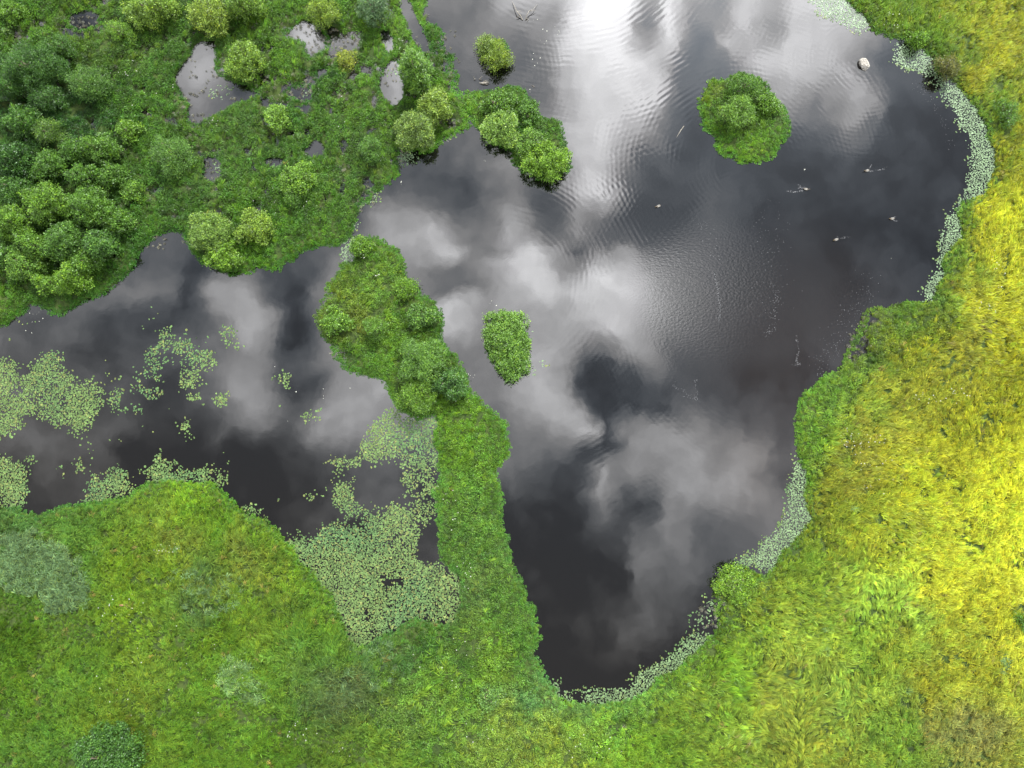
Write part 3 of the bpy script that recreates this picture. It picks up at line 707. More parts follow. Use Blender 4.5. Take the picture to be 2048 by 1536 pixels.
def gn_group(coll):
    g = bpy.data.node_groups.new('scatter_' + coll.name, 'GeometryNodeTree')
    g.interface.new_socket('Geometry', in_out='INPUT', socket_type='NodeSocketGeometry')
    g.interface.new_socket('Geometry', in_out='OUTPUT', socket_type='NodeSocketGeometry')
    N = NT(g)
    gi = N.n('NodeGroupInput'); go = N.n('NodeGroupOutput')
    ci = N.n('GeometryNodeCollectionInfo'); ci.inputs['Collection'].default_value = coll
    ci.inputs['Separate Children'].default_value = True; ci.inputs['Reset Children'].default_value = True
    iop = N.n('GeometryNodeInstanceOnPoints'); iop.inputs['Pick Instance'].default_value = True
    def at(nm, ty):
        a = N.n('GeometryNodeInputNamedAttribute', data_type=ty); a.inputs[0].default_value = nm; return a.outputs[0]
    m2p = N.n('GeometryNodeMeshToPoints')
    N.link(gi.outputs[0], m2p.inputs[0]); N.link(m2p.outputs[0], iop.inputs['Points'])
    N.link(ci.outputs[0], iop.inputs['Instance'])
    N.link(at('pick', 'INT'), iop.inputs['Instance Index'])
    N.link(at('rot', 'FLOAT_VECTOR'), iop.inputs['Rotation'])
    N.link(at('scl', 'FLOAT_VECTOR'), iop.inputs['Scale'])
    N.link(iop.outputs[0], go.inputs[0])
    return g
GROUPS = {}
def scatter(name, coll, P3, rot, scl, col, label, cat, nvar, pick=None):
    me = bpy.data.meshes.new(name)
    n = len(P3)
    me.vertices.add(n); me.vertices.foreach_set('co', np.asarray(P3, np.float32).ravel())
    a = me.attributes.new('rot', 'FLOAT_VECTOR', 'POINT'); a.data.foreach_set('vector', np.asarray(rot, np.float32).ravel())
    a = me.attributes.new('scl', 'FLOAT_VECTOR', 'POINT'); a.data.foreach_set('vector', np.asarray(scl, np.float32).ravel())
    a = me.attributes.new('tint', 'FLOAT_COLOR', 'POINT'); a.data.foreach_set('color', np.concatenate([col, np.ones((n, 1))], 1).astype(np.float32).ravel())
    a = me.attributes.new('pick', 'INT', 'POINT'); a.data.foreach_set('value', (rng.integers(0, nvar, n) if pick is None else pick).astype(np.int32))
    o = link(bpy.data.objects.new(name, me))
    if coll.name not in GROUPS: GROUPS[coll.name] = gn_group(coll)
    md = o.modifiers.new('scatter', 'NODES'); md.node_group = GROUPS[coll.name]
    tag(o, label, cat, kind='stuff')
    print('stuff', name, n)
    return o

def jgrid(sp, x0=-54, x1=54, y0=-36.5, y1=47):
    X, Y = np.meshgrid(np.arange(x0, x1, sp), np.arange(y0, y1, sp))
    X = X + rng.uniform(-.55, .55, X.shape) * sp; Y = Y + rng.uniform(-.55, .55, Y.shape) * sp
    x, y = X.ravel(), Y.ravel()
    px, py = P(x, y)
    k = (px > -150) & (px < 2200) & (py > -110) & (py < 1650)
    return x[k], y[k], px[k], py[k]

K_ALB = 0.60       # display colour -> plant colour
LANDD = land

# ---- meadow grass
x, y, px, py = jgrid(.25)
isl = samp(LANDD, x, y)
hb = samp(herb, x, y); r_ = rng.random(len(x))
def feather(poly):
    m = blur(in_poly(poly, 10), 6)
    return np.clip((m + (fnoise(GX, GY, 1.7, 201, 3) - .5) * 1.1 - .38) * 4.5, 0, 1)
RA = feather([(-150,1040),(0,1058),(60,1075),(150,1095),(178,1150),(176,1205),(152,1226),(110,1208),(60,1188),(0,1146),(-150,1080)])
RB = feather([(440,1330),(462,1318),(500,1340),(535,1368),(562,1396),(545,1412),(505,1408),(478,1398),(448,1368)])
k = isl & (r_ > hb * .93) & (rng.random(len(x)) > samp(np.maximum(RA, RB), x, y) * .8)
x, y, px, py = x[k], y[k], px[k], py[k]
lodge = np.maximum(np.exp(-(((px - 1570) / 190) ** 2 + ((py - 1400) / 150) ** 2) ** 2), np.exp(-(((px - 1740) / 110) ** 2 + ((py - 1180) / 85) ** 2) ** 2))
flow = fnoise(x, y, 7.0, 91, 2) * 5.5 + fnoise(x, y, 2.2, 97, 2) * 3.2 - 2.2
wind = math.radians(52) + (fnoise(x, y, 9, 95, 2) - .5) * 2.2 + (fnoise(x, y, 1.6, 96, 2) - .5) * 1.6
az = np.where(rng.random(len(x)) < lodge, flow, wind) + rng.normal(0, .2, len(x))
tilt = .12 + .28 * lodge + .22 * (fnoise(x, y, 2.0, 99) - .3) + rng.normal(0, .08, len(x))
hgt = fnoise(x, y, 1.25, 101, 2)
hs = .55 + .75 * hgt + .25 * fnoise(x, y, 5, 103)
hs *= 1 + .35 * samp(in_poly([(440,1330),(480,1402),(600,1440),(740,1480),(900,1482),(900,1300),(700,1250),(560,1250)], 2), x, y)
hs *= 1 - .4 * samp(in_poly([(-150,1090),(0,1150),(60,1192),(152,1230),(300,1250),(300,1290),(120,1290),(0,1230),(-150,1200)], 4), x, y)
hs *= 1 - .4 * samp(in_poly([(470,1410),(600,1446),(740,1484),(730,1520),(560,1480),(450,1430)], 3), x, y)
shore = samp(landW, x, y)
hs *= np.clip(.35 + .8 * (shore - .4) * 1.6, .4, 1)
keep = (hgt > .27) | (rng.random(len(x)) < .4)
pick = np.where(rng.random(len(x)) < .22 + .7 * lodge, rng.integers(5, 11, len(x)), rng.integers(0, 5, len(x)))
hs *= np.where(pick > 4, .95, 1.0)
x, y, px, py, az, tilt, hs, pick = (q[keep] for q in (x, y, px, py, az, tilt, hs, pick))
z = samp(HZ, x, y) - .03
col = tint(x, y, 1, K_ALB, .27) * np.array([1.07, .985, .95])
col[:, 0] = np.minimum(col[:, 0], col[:, 1] * .93)
tan = rng.random(len(x)) < np.where(fnoise(x, y, 1.8, 181) > .70, .05, .003)
col[tan] = lin1((162, 156, 85)) * K_ALB * rng.uniform(.6, 1.15, (int(tan.sum()), 1))
for nm, sel, lab in (('meadow_grass', px > 1050, 'tall yellow-green meadow grass with sunlight painted in, partly flattened, on the right bank'),
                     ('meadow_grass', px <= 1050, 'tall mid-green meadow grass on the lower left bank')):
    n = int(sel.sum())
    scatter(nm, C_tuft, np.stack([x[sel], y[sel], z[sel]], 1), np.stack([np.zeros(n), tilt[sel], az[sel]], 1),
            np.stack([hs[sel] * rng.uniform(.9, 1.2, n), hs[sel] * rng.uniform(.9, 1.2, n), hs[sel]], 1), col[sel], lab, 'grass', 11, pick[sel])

# ---- two stands of grey-green reed, taller than the meadow round them
RC = blur(in_poly([(660,1330),(720,1290),(770,1270),(800,1290),(780,1340),(720,1370),(690,1400),(640,1430),(620,1400)], 8), 8) * .35
RD = blur(in_poly([(360,1150),(420,1140),(480,1180),(470,1215),(390,1210)], 8), 8) * .3
xr, yr, _, _ = jgrid(.2)
wA = np.maximum(np.maximum(samp(RA, xr, yr), samp(RB, xr, yr)), samp(np.maximum(RC, RD), xr, yr))
kr = (rng.random(len(xr)) < wA * .85) & samp(LANDD, xr, yr)
xr, yr = xr[kr], yr[kr]; n = len(xr)
isB = samp(RB, xr, yr) > .1
cr_ = np.where(isB[:, None], lin1((125, 162, 100)), lin1((112, 145, 98))) * K_ALB * np.clip(rng.normal(1.1, .36, n), .35, 2.1)[:, None]
sr = rng.uniform(1.0, 1.4, n) * np.where(samp(RC, xr, yr) > .3, .8, 1)
scatter('reeds', C_tuft, np.stack([xr, yr, samp(HZ, xr, yr)], 1), np.stack([np.zeros(n), rng.normal(.1, .1, n), .9 + rng.normal(0, .5, n)], 1),
        np.stack([sr * .85, sr * .85, sr], 1), cr_, 'taller grey-green reeds standing in patches in the lower left meadow', 'reeds', 5)

# ---- leafy marsh plants
x, y, px, py = jgrid(.235)
k = samp(LANDD, x, y) & (rng.random(len(x)) < samp(herb, x, y) * .95)
k &= rng.random(len(x)) > samp(sparse, x, y) * 1.25
k &= (samp(sparse, x, y) < .2) | (samp(HZ, x, y) > -.05)
x, y, px, py = x[k], y[k], px[k], py[k]
hn = fnoise(x, y, 1.0, 111, 3)
kk = (hn > .36) | (rng.random(len(x)) < .25)
x, y, hn = x[kk], y[kk], hn[kk]
n = len(x)
s = .6 + .85 * hn + rng.normal(0, .1, n)
s *= np.clip(.55 + .9 * (samp(landW, x, y) - .4), .5, 1.1)
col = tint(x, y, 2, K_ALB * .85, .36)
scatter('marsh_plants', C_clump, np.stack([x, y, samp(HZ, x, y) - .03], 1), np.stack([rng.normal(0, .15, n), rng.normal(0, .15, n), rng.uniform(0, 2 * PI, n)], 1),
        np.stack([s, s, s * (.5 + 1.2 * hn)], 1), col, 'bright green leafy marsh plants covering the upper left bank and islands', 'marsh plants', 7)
# sedge tufts mixed in
x, y, px, py = jgrid(.55)
k = samp(LANDD, x, y) & (samp(herb, x, y) > .5) & (fnoise(x, y, 3, 121) > .45) & (rng.random(len(x)) > samp(sparse, x, y) * .8)
x, y = x[k], y[k]; n = len(x)
s = rng.uniform(.6, 1.15, n)
scatter('sedge_tufts', C_fine, np.stack([x, y, samp(HZ, x, y)], 1), np.stack([np.zeros(n), rng.uniform(0, .35, n), rng.normal(.9, .9, n)], 1),
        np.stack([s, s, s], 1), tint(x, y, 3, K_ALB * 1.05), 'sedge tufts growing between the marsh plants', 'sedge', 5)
# low rim of water plants creeping over the shoreline
x, y, px, py = jgrid(.19)
ls = samp(landS, x, y)
k = (ls > .3) & (ls < .92) & (rng.random(len(x)) < .75) & ((px < 1440) | (px > 1560) | (py > 360) | True)
k &= ~((samp(lily, x, y) > .5) & (ls < .5))
k &= ~(samp(pondm, x, y) & (ls < .55))
x, y, px, py, ls = x[k], y[k], px[k], py[k], ls[k]; n = len(x)
s = rng.uniform(.55, 1.0, n)
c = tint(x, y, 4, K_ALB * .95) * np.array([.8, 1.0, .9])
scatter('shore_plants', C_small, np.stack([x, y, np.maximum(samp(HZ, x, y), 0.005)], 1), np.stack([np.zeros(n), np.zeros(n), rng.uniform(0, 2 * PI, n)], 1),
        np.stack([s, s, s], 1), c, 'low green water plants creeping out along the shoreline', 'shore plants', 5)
# dead stalks standing in the thin wet patches
x, y, px, py = jgrid(.42)
k = (samp(sparse, x, y) > .25) & (rng.random(len(x)) < .8)
x, y = x[k], y[k]; n = len(x); s = rng.uniform(.35, .8, n)
scatter('dead_sedge', C_fine, np.stack([x, y, np.maximum(samp(HZ, x, y), 0)], 1), np.stack([np.zeros(n), rng.uniform(0, .6, n), rng.uniform(0, 6.3, n)], 1),
        np.stack([s, s, s * .8], 1), np.tile(lin1((150, 152, 140)) * .5, (n, 1)) * rng.uniform(.6, 1.3, (n, 1)), 'grey dead sedge stalks in the wet hollows', 'dead sedge', 5)

# ---- lily pads
x, y, px, py = jgrid(.13)
wm_ = samp(landS, x, y) < .62
d = samp(lily, x, y)
cl = .5 * fnoise(x, y, .8, 131, 2) + .5 * fnoise(x, y, 2.0, 133, 3); cl2 = fnoise(x, y, 3.0, 137, 2)
th = d * 1.35 + .6 * samp(pale, x, y) * (d > .6) + (cl - .5) * 3.2 * (1 - np.abs(d - .5)) + (cl2 - .5) * .35
k = wm_ & (d > .03) & (rng.random(len(x)) < np.clip(th, 0, 1) * np.clip(d * 4, 0, 1))
x, y, px, py = x[k], y[k], px[k], py[k]; n = len(x)
pl = samp(pale, x, y)
cA = lin1((150, 188, 108)); cB = lin1((165, 198, 148)); cY = lin1((178, 196, 112)); cG = lin1((110, 170, 110))
c = cA * (1 - pl)[:, None] + 1.25 * cB * pl[:, None]
t1 = np.clip((fnoise(x, y, 4, 141) - .45) * 3, 0, 1)[:, None] * (1 - pl)[:, None] * .55
c = c * (1 - t1) + cG * t1
t2 = (rng.random(n) < .16)[:, None] * (1 - pl)[:, None]
c = c * (1 - t2) + cY * t2
c = c * np.clip(rng.normal(1, .2, n) + .5 * (fnoise(x, y, .7, 171) - .5), .45, 1.5)[:, None] * .24
s = rng.uniform(.05, .105, n) * (1 - .15 * pl)
scatter('lily_pads', C_pad, np.stack([x, y, rng.uniform(.006, .03, n)], 1), np.stack([rng.normal(0, .05, n), rng.normal(0, .05, n), rng.uniform(0, 6.3, n)], 1),
        np.stack([s * rng.uniform(.6, 1.1, n), s * 1.1, s], 1), c, 'pale green lily pads floating in rafts on the dark water', 'lily pads', 6)

# ------------------------------------------------------------------ bushes and small trees, each its own thing
def tube(pts, rad, n=6):
    V = []; F = []
    pts = [Vector(p) for p in pts]
    for i, p in enumerate(pts):
        d = (pts[min(i + 1, len(pts) - 1)] - pts[max(i - 1, 0)]).normalized()
        a = d.cross(Vector((0.3, 0.2, 1))).normalized() if abs(d.z) < .95 else d.cross(Vector((1, 0, 0))).normalized()
        b = d.cross(a)
        for k in range(n):
            t = 2 * PI * k / n
            V.append(tuple(p + (a * math.cos(t) + b * math.sin(t)) * rad[i]))
    for i in range(len(pts) - 1):
        for k in range(n):
            F.append((i * n + k, i * n + (k + 1) % n, (i + 1) * n + (k + 1) % n, (i + 1) * n + k))
    return V, F
def join(parts):
    V = []; F = []
    for v, f in parts:
        o = len(V); V += v; F += [tuple(i + o for i in q) for q in f]
    return V, F

def bush(name, px, py, rx, ry, h, rgb, label, style='broad', rot=0.0, dens=1.0, lift=0.0):
    h *= .85
    seed = int(px * 7 + py * 13); r = np.random.default_rng(seed)
    x0, y0 = G(px, py, h * .5); x0 = float(x0); y0 = float(y0)
    mpp = (H - h * .55) / FPX
    kf = 1.0 if px < 300 and py < 620 else 1.12
    RX, RY = rx * mpp * kf, ry * mpp * kf
    if px < 300 and py < 620: h *= .85; rgb = tuple(v * 1.06 for v in rgb)
    z0 = max(float(samp(HZ, np.array([x0]), np.array([y0]))[0]), -.05)
    rgb = (max(rgb[0], rgb[1] - 44), rgb[1], min(rgb[2], rgb[1] * .5) if name != 'grey_willow_bush' else rgb[2])
    root = link(bpy.data.objects.new(name, None)); root.empty_display_size = .3
    root.location = (x0, y0, z0); root.rotation_euler = (0, 0, rot)
    tag(root, label, 'tree' if 'tree' in name else 'bush')
    # lobes
    nl = max(8, int(6 + RX * RY * 2.2)); nl = min(nl, 30)
    L = []
    for i in range(nl):
        a = 2 * PI * (i * .618) + r.uniform(-.4, .4); q = math.sqrt((i + .4) / nl) * (r.uniform(.62, .90) if style != 'willow' else .72)
        lr = r.uniform(.16, .38) * min(RX, RY) + .16
        top = (1 - .6 * q * q) * r.uniform(.72, 1.1)
        L.append((q * RX * math.cos(a), q * RY * math.sin(a), lr, h * top))
    if style == 'cone':
        L = [(0, 0, .5 * RX, h)] + [(q * RX * math.cos(a), q * RY * math.sin(a), .3 * RX, h * (1 - .75 * q)) for q, a in ((.35 + .4 * (i % 3) / 2, i * 2.4) for i in range(12))]
    ll = {'broad': .135, 'fine': .15, 'willow': .15, 'cone': .16, 'low': .11}[style]
    asp = {'broad': .68, 'fine': .34, 'willow': .45, 'cone': .4, 'low': .7}[style]
    C = []; D = []; E = []
    for (lx, ly, lr, top) in L:
        vz = max(top * .62, lr * .8)
        area = 2 * PI * lr * (lr + vz) * .5
        ncl = int(area * 14 * dens) + 5
        u = r.uniform(-.25, 1, ncl); t = r.uniform(0, 2 * PI, ncl)
        s_ = np.sqrt(np.clip(1 - u * u, 0, 1)); rr = r.uniform(.78, 1.08, ncl)
        cc = np.stack([lx + lr * s_ * np.cos(t) * rr, ly + lr * s_ * np.sin(t) * rr, top - vz + vz * u * rr], 1)
        nn = np.stack([s_ * np.cos(t), s_ * np.sin(t), u * 1.0 + .2], 1)
        cb = r.normal(0, .2, ncl)
        m = 13 if style in ('broad', 'low') else 15
        cr = .125 if style != 'fine' else .15
        lc = np.repeat(cc, m, 0) + r.standard_normal((ncl * m, 3)) * cr * np.array([1, 1, .7])
        ld = np.repeat(nn, m, 0) * .7 + r.standard_normal((ncl * m, 3)) * .75
        if style == 'cone': ld = ld * np.array([1, 1, .3]) + np.array([0, 0, -.1])
        C.append(lc); D.append(ld); E.append(np.repeat(cb, m))
    C = np.concatenate(C); D = np.concatenate(D); E = np.concatenate(E)
    ok = C[:, 2] > .12; C, D, E = C[ok], D[ok], E[ok]
    D /= np.linalg.norm(D, axis=1)[:, None]
    me = leaves_mesh(C, D, ll * r.uniform(.7, 1.25, len(C)), asp, r, E, 'crown')
    me.materials.append(M_leaf)
    cr_o = link(bpy.data.objects.new('crown', me), root)
    cr_o.color = (*(lin1(rgb) * np.array([.64, .63, .54])), 1)
    # stems
    ns = 1 if 'tree' in name else min(6, nl)
    for i in range(ns):
        lx, ly, lr, top = L[i]
        tr = .05 + .012 * h
        v1, f1 = tube([(lx * .08, ly * .08, -.15), (lx * .4, ly * .4, top * .4), (lx * .8, ly * .8, top * .75)], [tr, tr * .7, tr * .3])
        parts = [(v1, f1)]
        for j in range(4):
            q = L[(i + j + 1) % nl if style != 'cone' else (j + 1)]
            parts.append(tube([(lx * .4, ly * .4, top * .4), ((lx + q[0]) * .4, (ly + q[1]) * .4, q[3] * .55), (q[0] * .9, q[1] * .9, q[3] * .78)], [tr * .5, tr * .35, tr * .15], 5))
        V, Fq = join(parts)
        me = mesh_np('stem', V, np.array(Fq), smooth=True); me.materials.append(M_bark)
        link(bpy.data.objects.new('trunk' if ns == 1 else 'stem', me), root)
    return len(C)

BUSH = [
 ('willow_bush', 62, 128, 82, 46, 4.5, (68,108,45), 'broad dark green willow bush nearest the upper left edge of the marsh', 'fine'),
 ('willow_bush', 178, 166, 50, 36, 3.6, (82,122,52), 'rounded willow bush just right of the big dark one at the upper left', 'fine'),
 ('willow_bush', 40, 240, 44, 30, 3.0, (62,112,42), 'dark willow bush on the left edge below the broad dark bush', 'broad'),
 ('willow_bush', 305, 22, 58, 30, 3.2, (122,158,62), 'pale yellow-green willow bush on the top edge above the long pool', 'broad'),
 ('willow_bush', 415, 30, 42, 36, 3.4, (132,162,68), 'pale leafy willow bush directly above the long pool', 'broad'),
 ('willow_bush', 490, 12, 38, 30, 3.2, (112,150,58), 'green willow bush on the top edge right of the pale one above the long pool', 'broad'),
 ('willow_bush', 490, 120, 38, 36, 2.8, (122,160,62), 'pale green willow bush on the right bank of the long pool', 'broad'),
 ('alder_bush', 645, 22, 34, 30, 3.0, (128,160,60), 'yellow-green alder bush above the small forked pool', 'low'),
 ('grey_willow_bush', 747, 12, 30, 34, 3.4, (95,130,90), 'grey-green willow bush at the top edge left of the narrow channel', 'fine'),
 ('alder_bush', 692, 118, 17, 20, 1.8, (140,158,62), 'small yellow bush at the edge of the grey wet patch', 'low'),
 ('alder_tree', 826, 132, 33, 42, 6.0, (72,138,45), 'dark green pointed alder tree beside the narrow channel', 'cone'),
 ('willow_bush', 872, 213, 34, 32, 3.0, (132,165,72), 'pale willow bush in the upper half of the clump on the pond corner', 'willow'),
 ('willow_bush', 832, 258, 42, 44, 3.4, (118,150,80), 'large grey-green willow bush overhanging the pale raft of pads', 'willow'),
 ('willow_bush', 551, 236, 22, 30, 2.8, (118,162,62), 'lone pale green bush in the middle of the marsh', 'broad'),
 ('alder_bush', 744, 300, 20, 26, 2.8, (80,128,48), 'small dark green bush left of the pond corner', 'fine'),
 ('willow_bush', 596, 362, 30, 32, 2.6, (105,155,55), 'pale green bush in the lower marsh above the shore', 'broad'),
 ('willow_bush', 342, 308, 36, 36, 3.4, (82,140,62), 'blue-green bush between the big thicket and the long pool', 'fine'),
 ('alder_bush', 200, 296, 44, 30, 3.4, (78,128,45), 'dark bush at the upper edge of the thicket', 'broad'),
 ('alder_bush', 262, 262, 26, 22, 2.2, (85,140,45), 'small bright bush above the thicket', 'broad'),
 ('alder_bush', 20, 320, 34, 46, 4.4, (58,98,38), 'very dark tall bush on the left edge of the thicket', 'broad'),
 ('alder_bush', 100, 330, 40, 30, 3.4, (80,122,45), 'olive green bush in the upper middle of the thicket', 'broad'),
 ('alder_tree', 85, 402, 46, 42, 5.4, (76,140,48), 'tall tree with wide crown in the heart of the thicket', 'broad'),
 ('alder_tree', 178, 412, 46, 40, 5.0, (70,128,46), 'tall tree on the right side of the thicket', 'broad'),
 ('alder_tree', 26, 448, 38, 42, 5.0, (72,138,45), 'tree with bright tips on the left edge of the thicket', 'broad'),
 ('alder_tree', 122, 478, 42, 40, 5.2, (64,125,50), 'dark centred tree in the lower half of the thicket', 'broad'),
 ('alder_tree', 198, 488, 34, 36, 4.4, (70,120,52), 'greyer tree at the lower right of the thicket', 'broad'),
 ('alder_bush', 50, 528, 42, 32, 3.8, (84,142,58), 'blue-green bush at the lower left of the thicket', 'broad'),
 ('alder_bush', 140, 552, 46, 34, 3.6, (78,142,45), 'bright green bush at the foot of the thicket nearest the shore', 'broad'),
 ('willow_bush', 18, 20, 34, 26, 2.2, (88,135,45), 'low bright bush in the very corner at the upper left', 'broad'),
 ('willow_bush', 118, 92, 34, 24, 3.2, (72,112,45), 'dark bush rising behind the broad dark willow', 'fine'),
 ('willow_bush', 12, 170, 34, 30, 3.4, (66,108,42), 'dark bush on the left edge under the broad dark willow', 'fine'),
 ('alder_bush', 98, 196, 38, 26, 2.8, (64,104,42), 'dark low bush between the broad dark willow and the left edge bush', 'fine'),
 ('alder_bush', 100, 262, 40, 28, 2.6, (84,120,48), 'olive bush in the gap above the thicket', 'fine'),
 ('alder_bush', 152, 300, 30, 26, 2.8, (74,118,42), 'round dark bush at the upper left of the thicket', 'broad'),
 ('alder_bush', 170, 352, 38, 28, 3.6, (76,122,44), 'bush behind the tall right hand tree of the thicket', 'broad'),
 ('alder_bush', 226, 352, 28, 26, 2.8, (82,126,46), 'small bush on the upper right rim of the thicket', 'broad'),
 ('alder_bush', 30, 378, 36, 30, 4.2, (62,112,42), 'dark bush between the left edge trees of the thicket', 'broad'),
 ('alder_bush', 232, 438, 30, 30, 3.0, (80,126,46), 'bush on the right rim of the thicket', 'broad'),
 ('alder_bush', 70, 486, 34, 28, 4.4, (76,134,48), 'bush wedged between the lower trees of the thicket', 'broad'),
 ('alder_bush', 168, 526, 34, 26, 3.4, (74,130,46), 'bush below the greyer tree of the thicket', 'broad'),
 ('alder_bush', 10, 500, 26, 34, 3.6, (70,124,48), 'bush cut by the left edge at the foot of the thicket', 'broad'),
 ('alder_bush', 96, 568, 34, 22, 2.6, (80,138,48), 'lowest bush of the thicket beside the shore', 'broad'),
 ('willow_bush', 240, 62, 40, 22, 2.0, (98,140,45), 'low yellowish bush left of the pale bushes on the top edge', 'fine'),
 ('willow_bush', 590, 395, 24, 20, 1.8, (78,130,45), 'darker foot of bushes below the pale green bush in the lower marsh', 'fine'),
 ('alder_bush', 262, 380, 28, 24, 2.6, (88,135,50), 'low bush right of the thicket', 'broad'),
 ('willow_bush', 420, 462, 44, 40, 3.0, (118,155,72), 'large pale willow bush overhanging the left pond', 'willow'),
 ('willow_bush', 448, 508, 34, 28, 2.2, (112,160,52), 'bright willow bush at the water edge of the left pond', 'broad'),
 ('willow_bush', 512, 455, 32, 36, 2.4, (125,160,62), 'yellowish willow bush right of the large pale one', 'broad'),
 ('willow_bush', 722, 494, 22, 16, 1.6, (92,150,48), 'low bush on the top tip of the long narrow spit', 'broad'),
 ('willow_bush', 672, 645, 28, 26, 1.8, (98,148,52), 'rounded bush on the left shore of the long narrow spit', 'broad'),
 ('alder_bush', 752, 658, 24, 22, 2.4, (62,138,45), 'dark green bush in the middle of the long narrow spit', 'fine'),
 ('willow_bush', 843, 634, 28, 24, 1.8, (95,140,60), 'bush on the right shore of the long narrow spit', 'broad'),
 ('alder_bush', 812, 578, 24, 18, 1.8, (78,148,42), 'bright bush on the upper right shore of the long narrow spit', 'fine'),
 ('alder_tree', 842, 722, 42, 42, 4.6, (80,142,60), 'tall blue-green tree at the neck of the narrow spit', 'fine'),
 ('alder_bush', 836, 788, 38, 34, 3.0, (86,148,50), 'bright bush over the raft of lily pads', 'fine'),
 ('alder_bush', 902, 768, 32, 30, 3.0, (78,125,58), 'dark grey-green bush over the water right of the tall tree', 'broad'),
 ('willow_bush', 1000, 212, 42, 28, 1.8, (88,140,50), 'dense green bush on the upper end of the willow island', 'broad'),
 ('willow_bush', 1004, 258, 38, 36, 2.4, (128,168,78), 'pale rounded willow bush in the middle of the willow island', 'willow'),
 ('willow_bush', 1058, 222, 20, 24, 1.8, (84,135,55), 'small dark bush on the upper right shore of the willow island', 'broad'),
 ('willow_bush', 1066, 286, 30, 28, 2.2, (105,155,62), 'green bush between the pale bush and the tip of the willow island', 'broad'),
 ('willow_bush', 1092, 322, 44, 38, 2.8, (104,162,52), 'bright green bush on the lower tip of the willow island', 'broad'),
 ('alder_bush', 1484, 176, 30, 24, 2.2, (64,130,42), 'dark green bush at the top of the round island', 'fine'),
 ('willow_bush', 1478, 226, 31, 31, 2.8, (104,155,62), 'domed bush in the middle of the round island', 'fine'),
 ('alder_bush', 1532, 210, 24, 26, 1.5, (88,145,48), 'low bush on the right of the round island', 'broad'),
 ('willow_bush', 996, 110, 24, 32, 3.0, (122,152,52), 'olive green willow standing alone in the water', 'fine'),
 ('willow_bush', 970, 90, 17, 22, 2.2, (118,148,68), 'smaller grey-green willow joined to the left of the lone one in the water', 'fine'),
 ('willow_bush', 1006, 656, 42, 40, 1.9, (112,162,74), 'pale domed willow bush standing in the middle of the pond', 'willow'),
 ('alder_bush', 1026, 718, 36, 38, 1.9, (84,148,60), 'darker green bush below the pale dome in the middle of the pond', 'willow'),
 ('willow_bush', 1014, 686, 47, 38, 2.0, (96,154,66), 'mid green bush between the pale dome and darker bush in mid pond', 'willow'),
 ('willow_bush', 1893, 132, 24, 24, 2.2, (105,112,62), 'olive-brown bush on the right bank by the pale pads', 'fine'),
 ('alder_bush', 1838, 76, 22, 16, 1.8, (98,148,42), 'small bright bush on the upper right bank', 'broad'),
 ('willow_bush', 216, 1508, 64, 50, 3.2, (66,120,52), 'dark green bush alone in the meadow at the lower left', 'broad'),
 ('herb_clump', 978, 1392, 23, 32, 1.0, (85,152,85), 'blue-green tall herb clump in the lower meadow', 'low'),
 ('willow_bush', 1470, 1168, 40, 32, 1.2, (108,165,52), 'low bright bush by the cove on the lower right shore', 'low'),
 ('willow_bush', 2012, 230, 20, 34, 1.5, (78,135,52), 'dark green leafy clump in the meadow near the upper right edge', 'fine'),
 ('willow_bush', 2040, 1240, 18, 14, 1.2, (88,140,45), 'small green clump on the right edge of the lower meadow', 'low'),
]
tot = 0
for b in BUSH: tot += bush(*b)
print('leaves', tot)

# ------------------------------------------------------------------ rock
def rock(name, px, py, r, label, seed):
    import bmesh
    bm = bmesh.new(); bmesh.ops.create_icosphere(bm, subdivisions=4, radius=1)
    rr = np.random.default_rng(seed)
    cuts = [(Vector(rr.standard_normal(3)).normalized(), rr.uniform(.62, .9)) for _ in range(11)]
    for v in bm.verts:
        for nrm, d in cuts:
            q = v.co.dot(nrm)
            if q > d: v.co -= nrm * (q - d) * .92
        n_ = math.sin(v.co.x * 9 + seed) * math.sin(v.co.y * 8) * math.cos(v.co.z * 7)
        v.co *= 1 + .035 * n_
        v.co.x *= .92; v.co.y *= 1.12; v.co.z *= .75
    me = bpy.data.meshes.new(name); bm.to_mesh(me); bm.free(); me.materials.append(M_rock)
    o = link(bpy.data.objects.new(name, me)); x, y = G(px, py, .2)
    o.location = (float(x), float(y), .12); o.scale = (r, r, r); o.rotation_euler = (0, 0, .5)
    return tag(o, label, 'rock')
rock('boulder', 1729, 128, .56, 'white-grey boulder standing out of the water near the upper right shore', 4)

# ------------------------------------------------------------------ dead wood
def wood(name, pxpts, zs, rads, label, mat, cat='branch', twigs=()):
    pts = [(*[float(q) for q in G(a, b, z)], z) for (a, b), z in zip(pxpts, zs)]
    o0 = Vector((pts[0][0], pts[0][1], 0))
    rel = [Vector(p) - o0 for p in pts]
    parts = [tube(rel, rads, 7)]
    for tp, tz, tr in twigs:
        q = [Vector((*[float(w) for w in G(a, b, z)], z)) - o0 for (a, b), z in zip(tp, tz)]
        parts.append(tube(q, [tr, tr * .8, tr * .3][:len(q)] if len(q) < 4 else [tr * (1 - i / len(q)) + .004 for i in range(len(q))], 5))
    V, Fq = join(parts); me = mesh_np(name, V, np.array(Fq), smooth=True); me.materials.append(mat)
    o = link(bpy.data.objects.new(name, me)); o.location = o0
    return tag(o, label, cat)
wood('stick', [(1353,275),(1357,268),(1362,260),(1368,252)], [.02,.03,.05,.04], [.012,.03,.045,.04], 'bleached straight stick floating left of the round island', M_dead, 'stick')
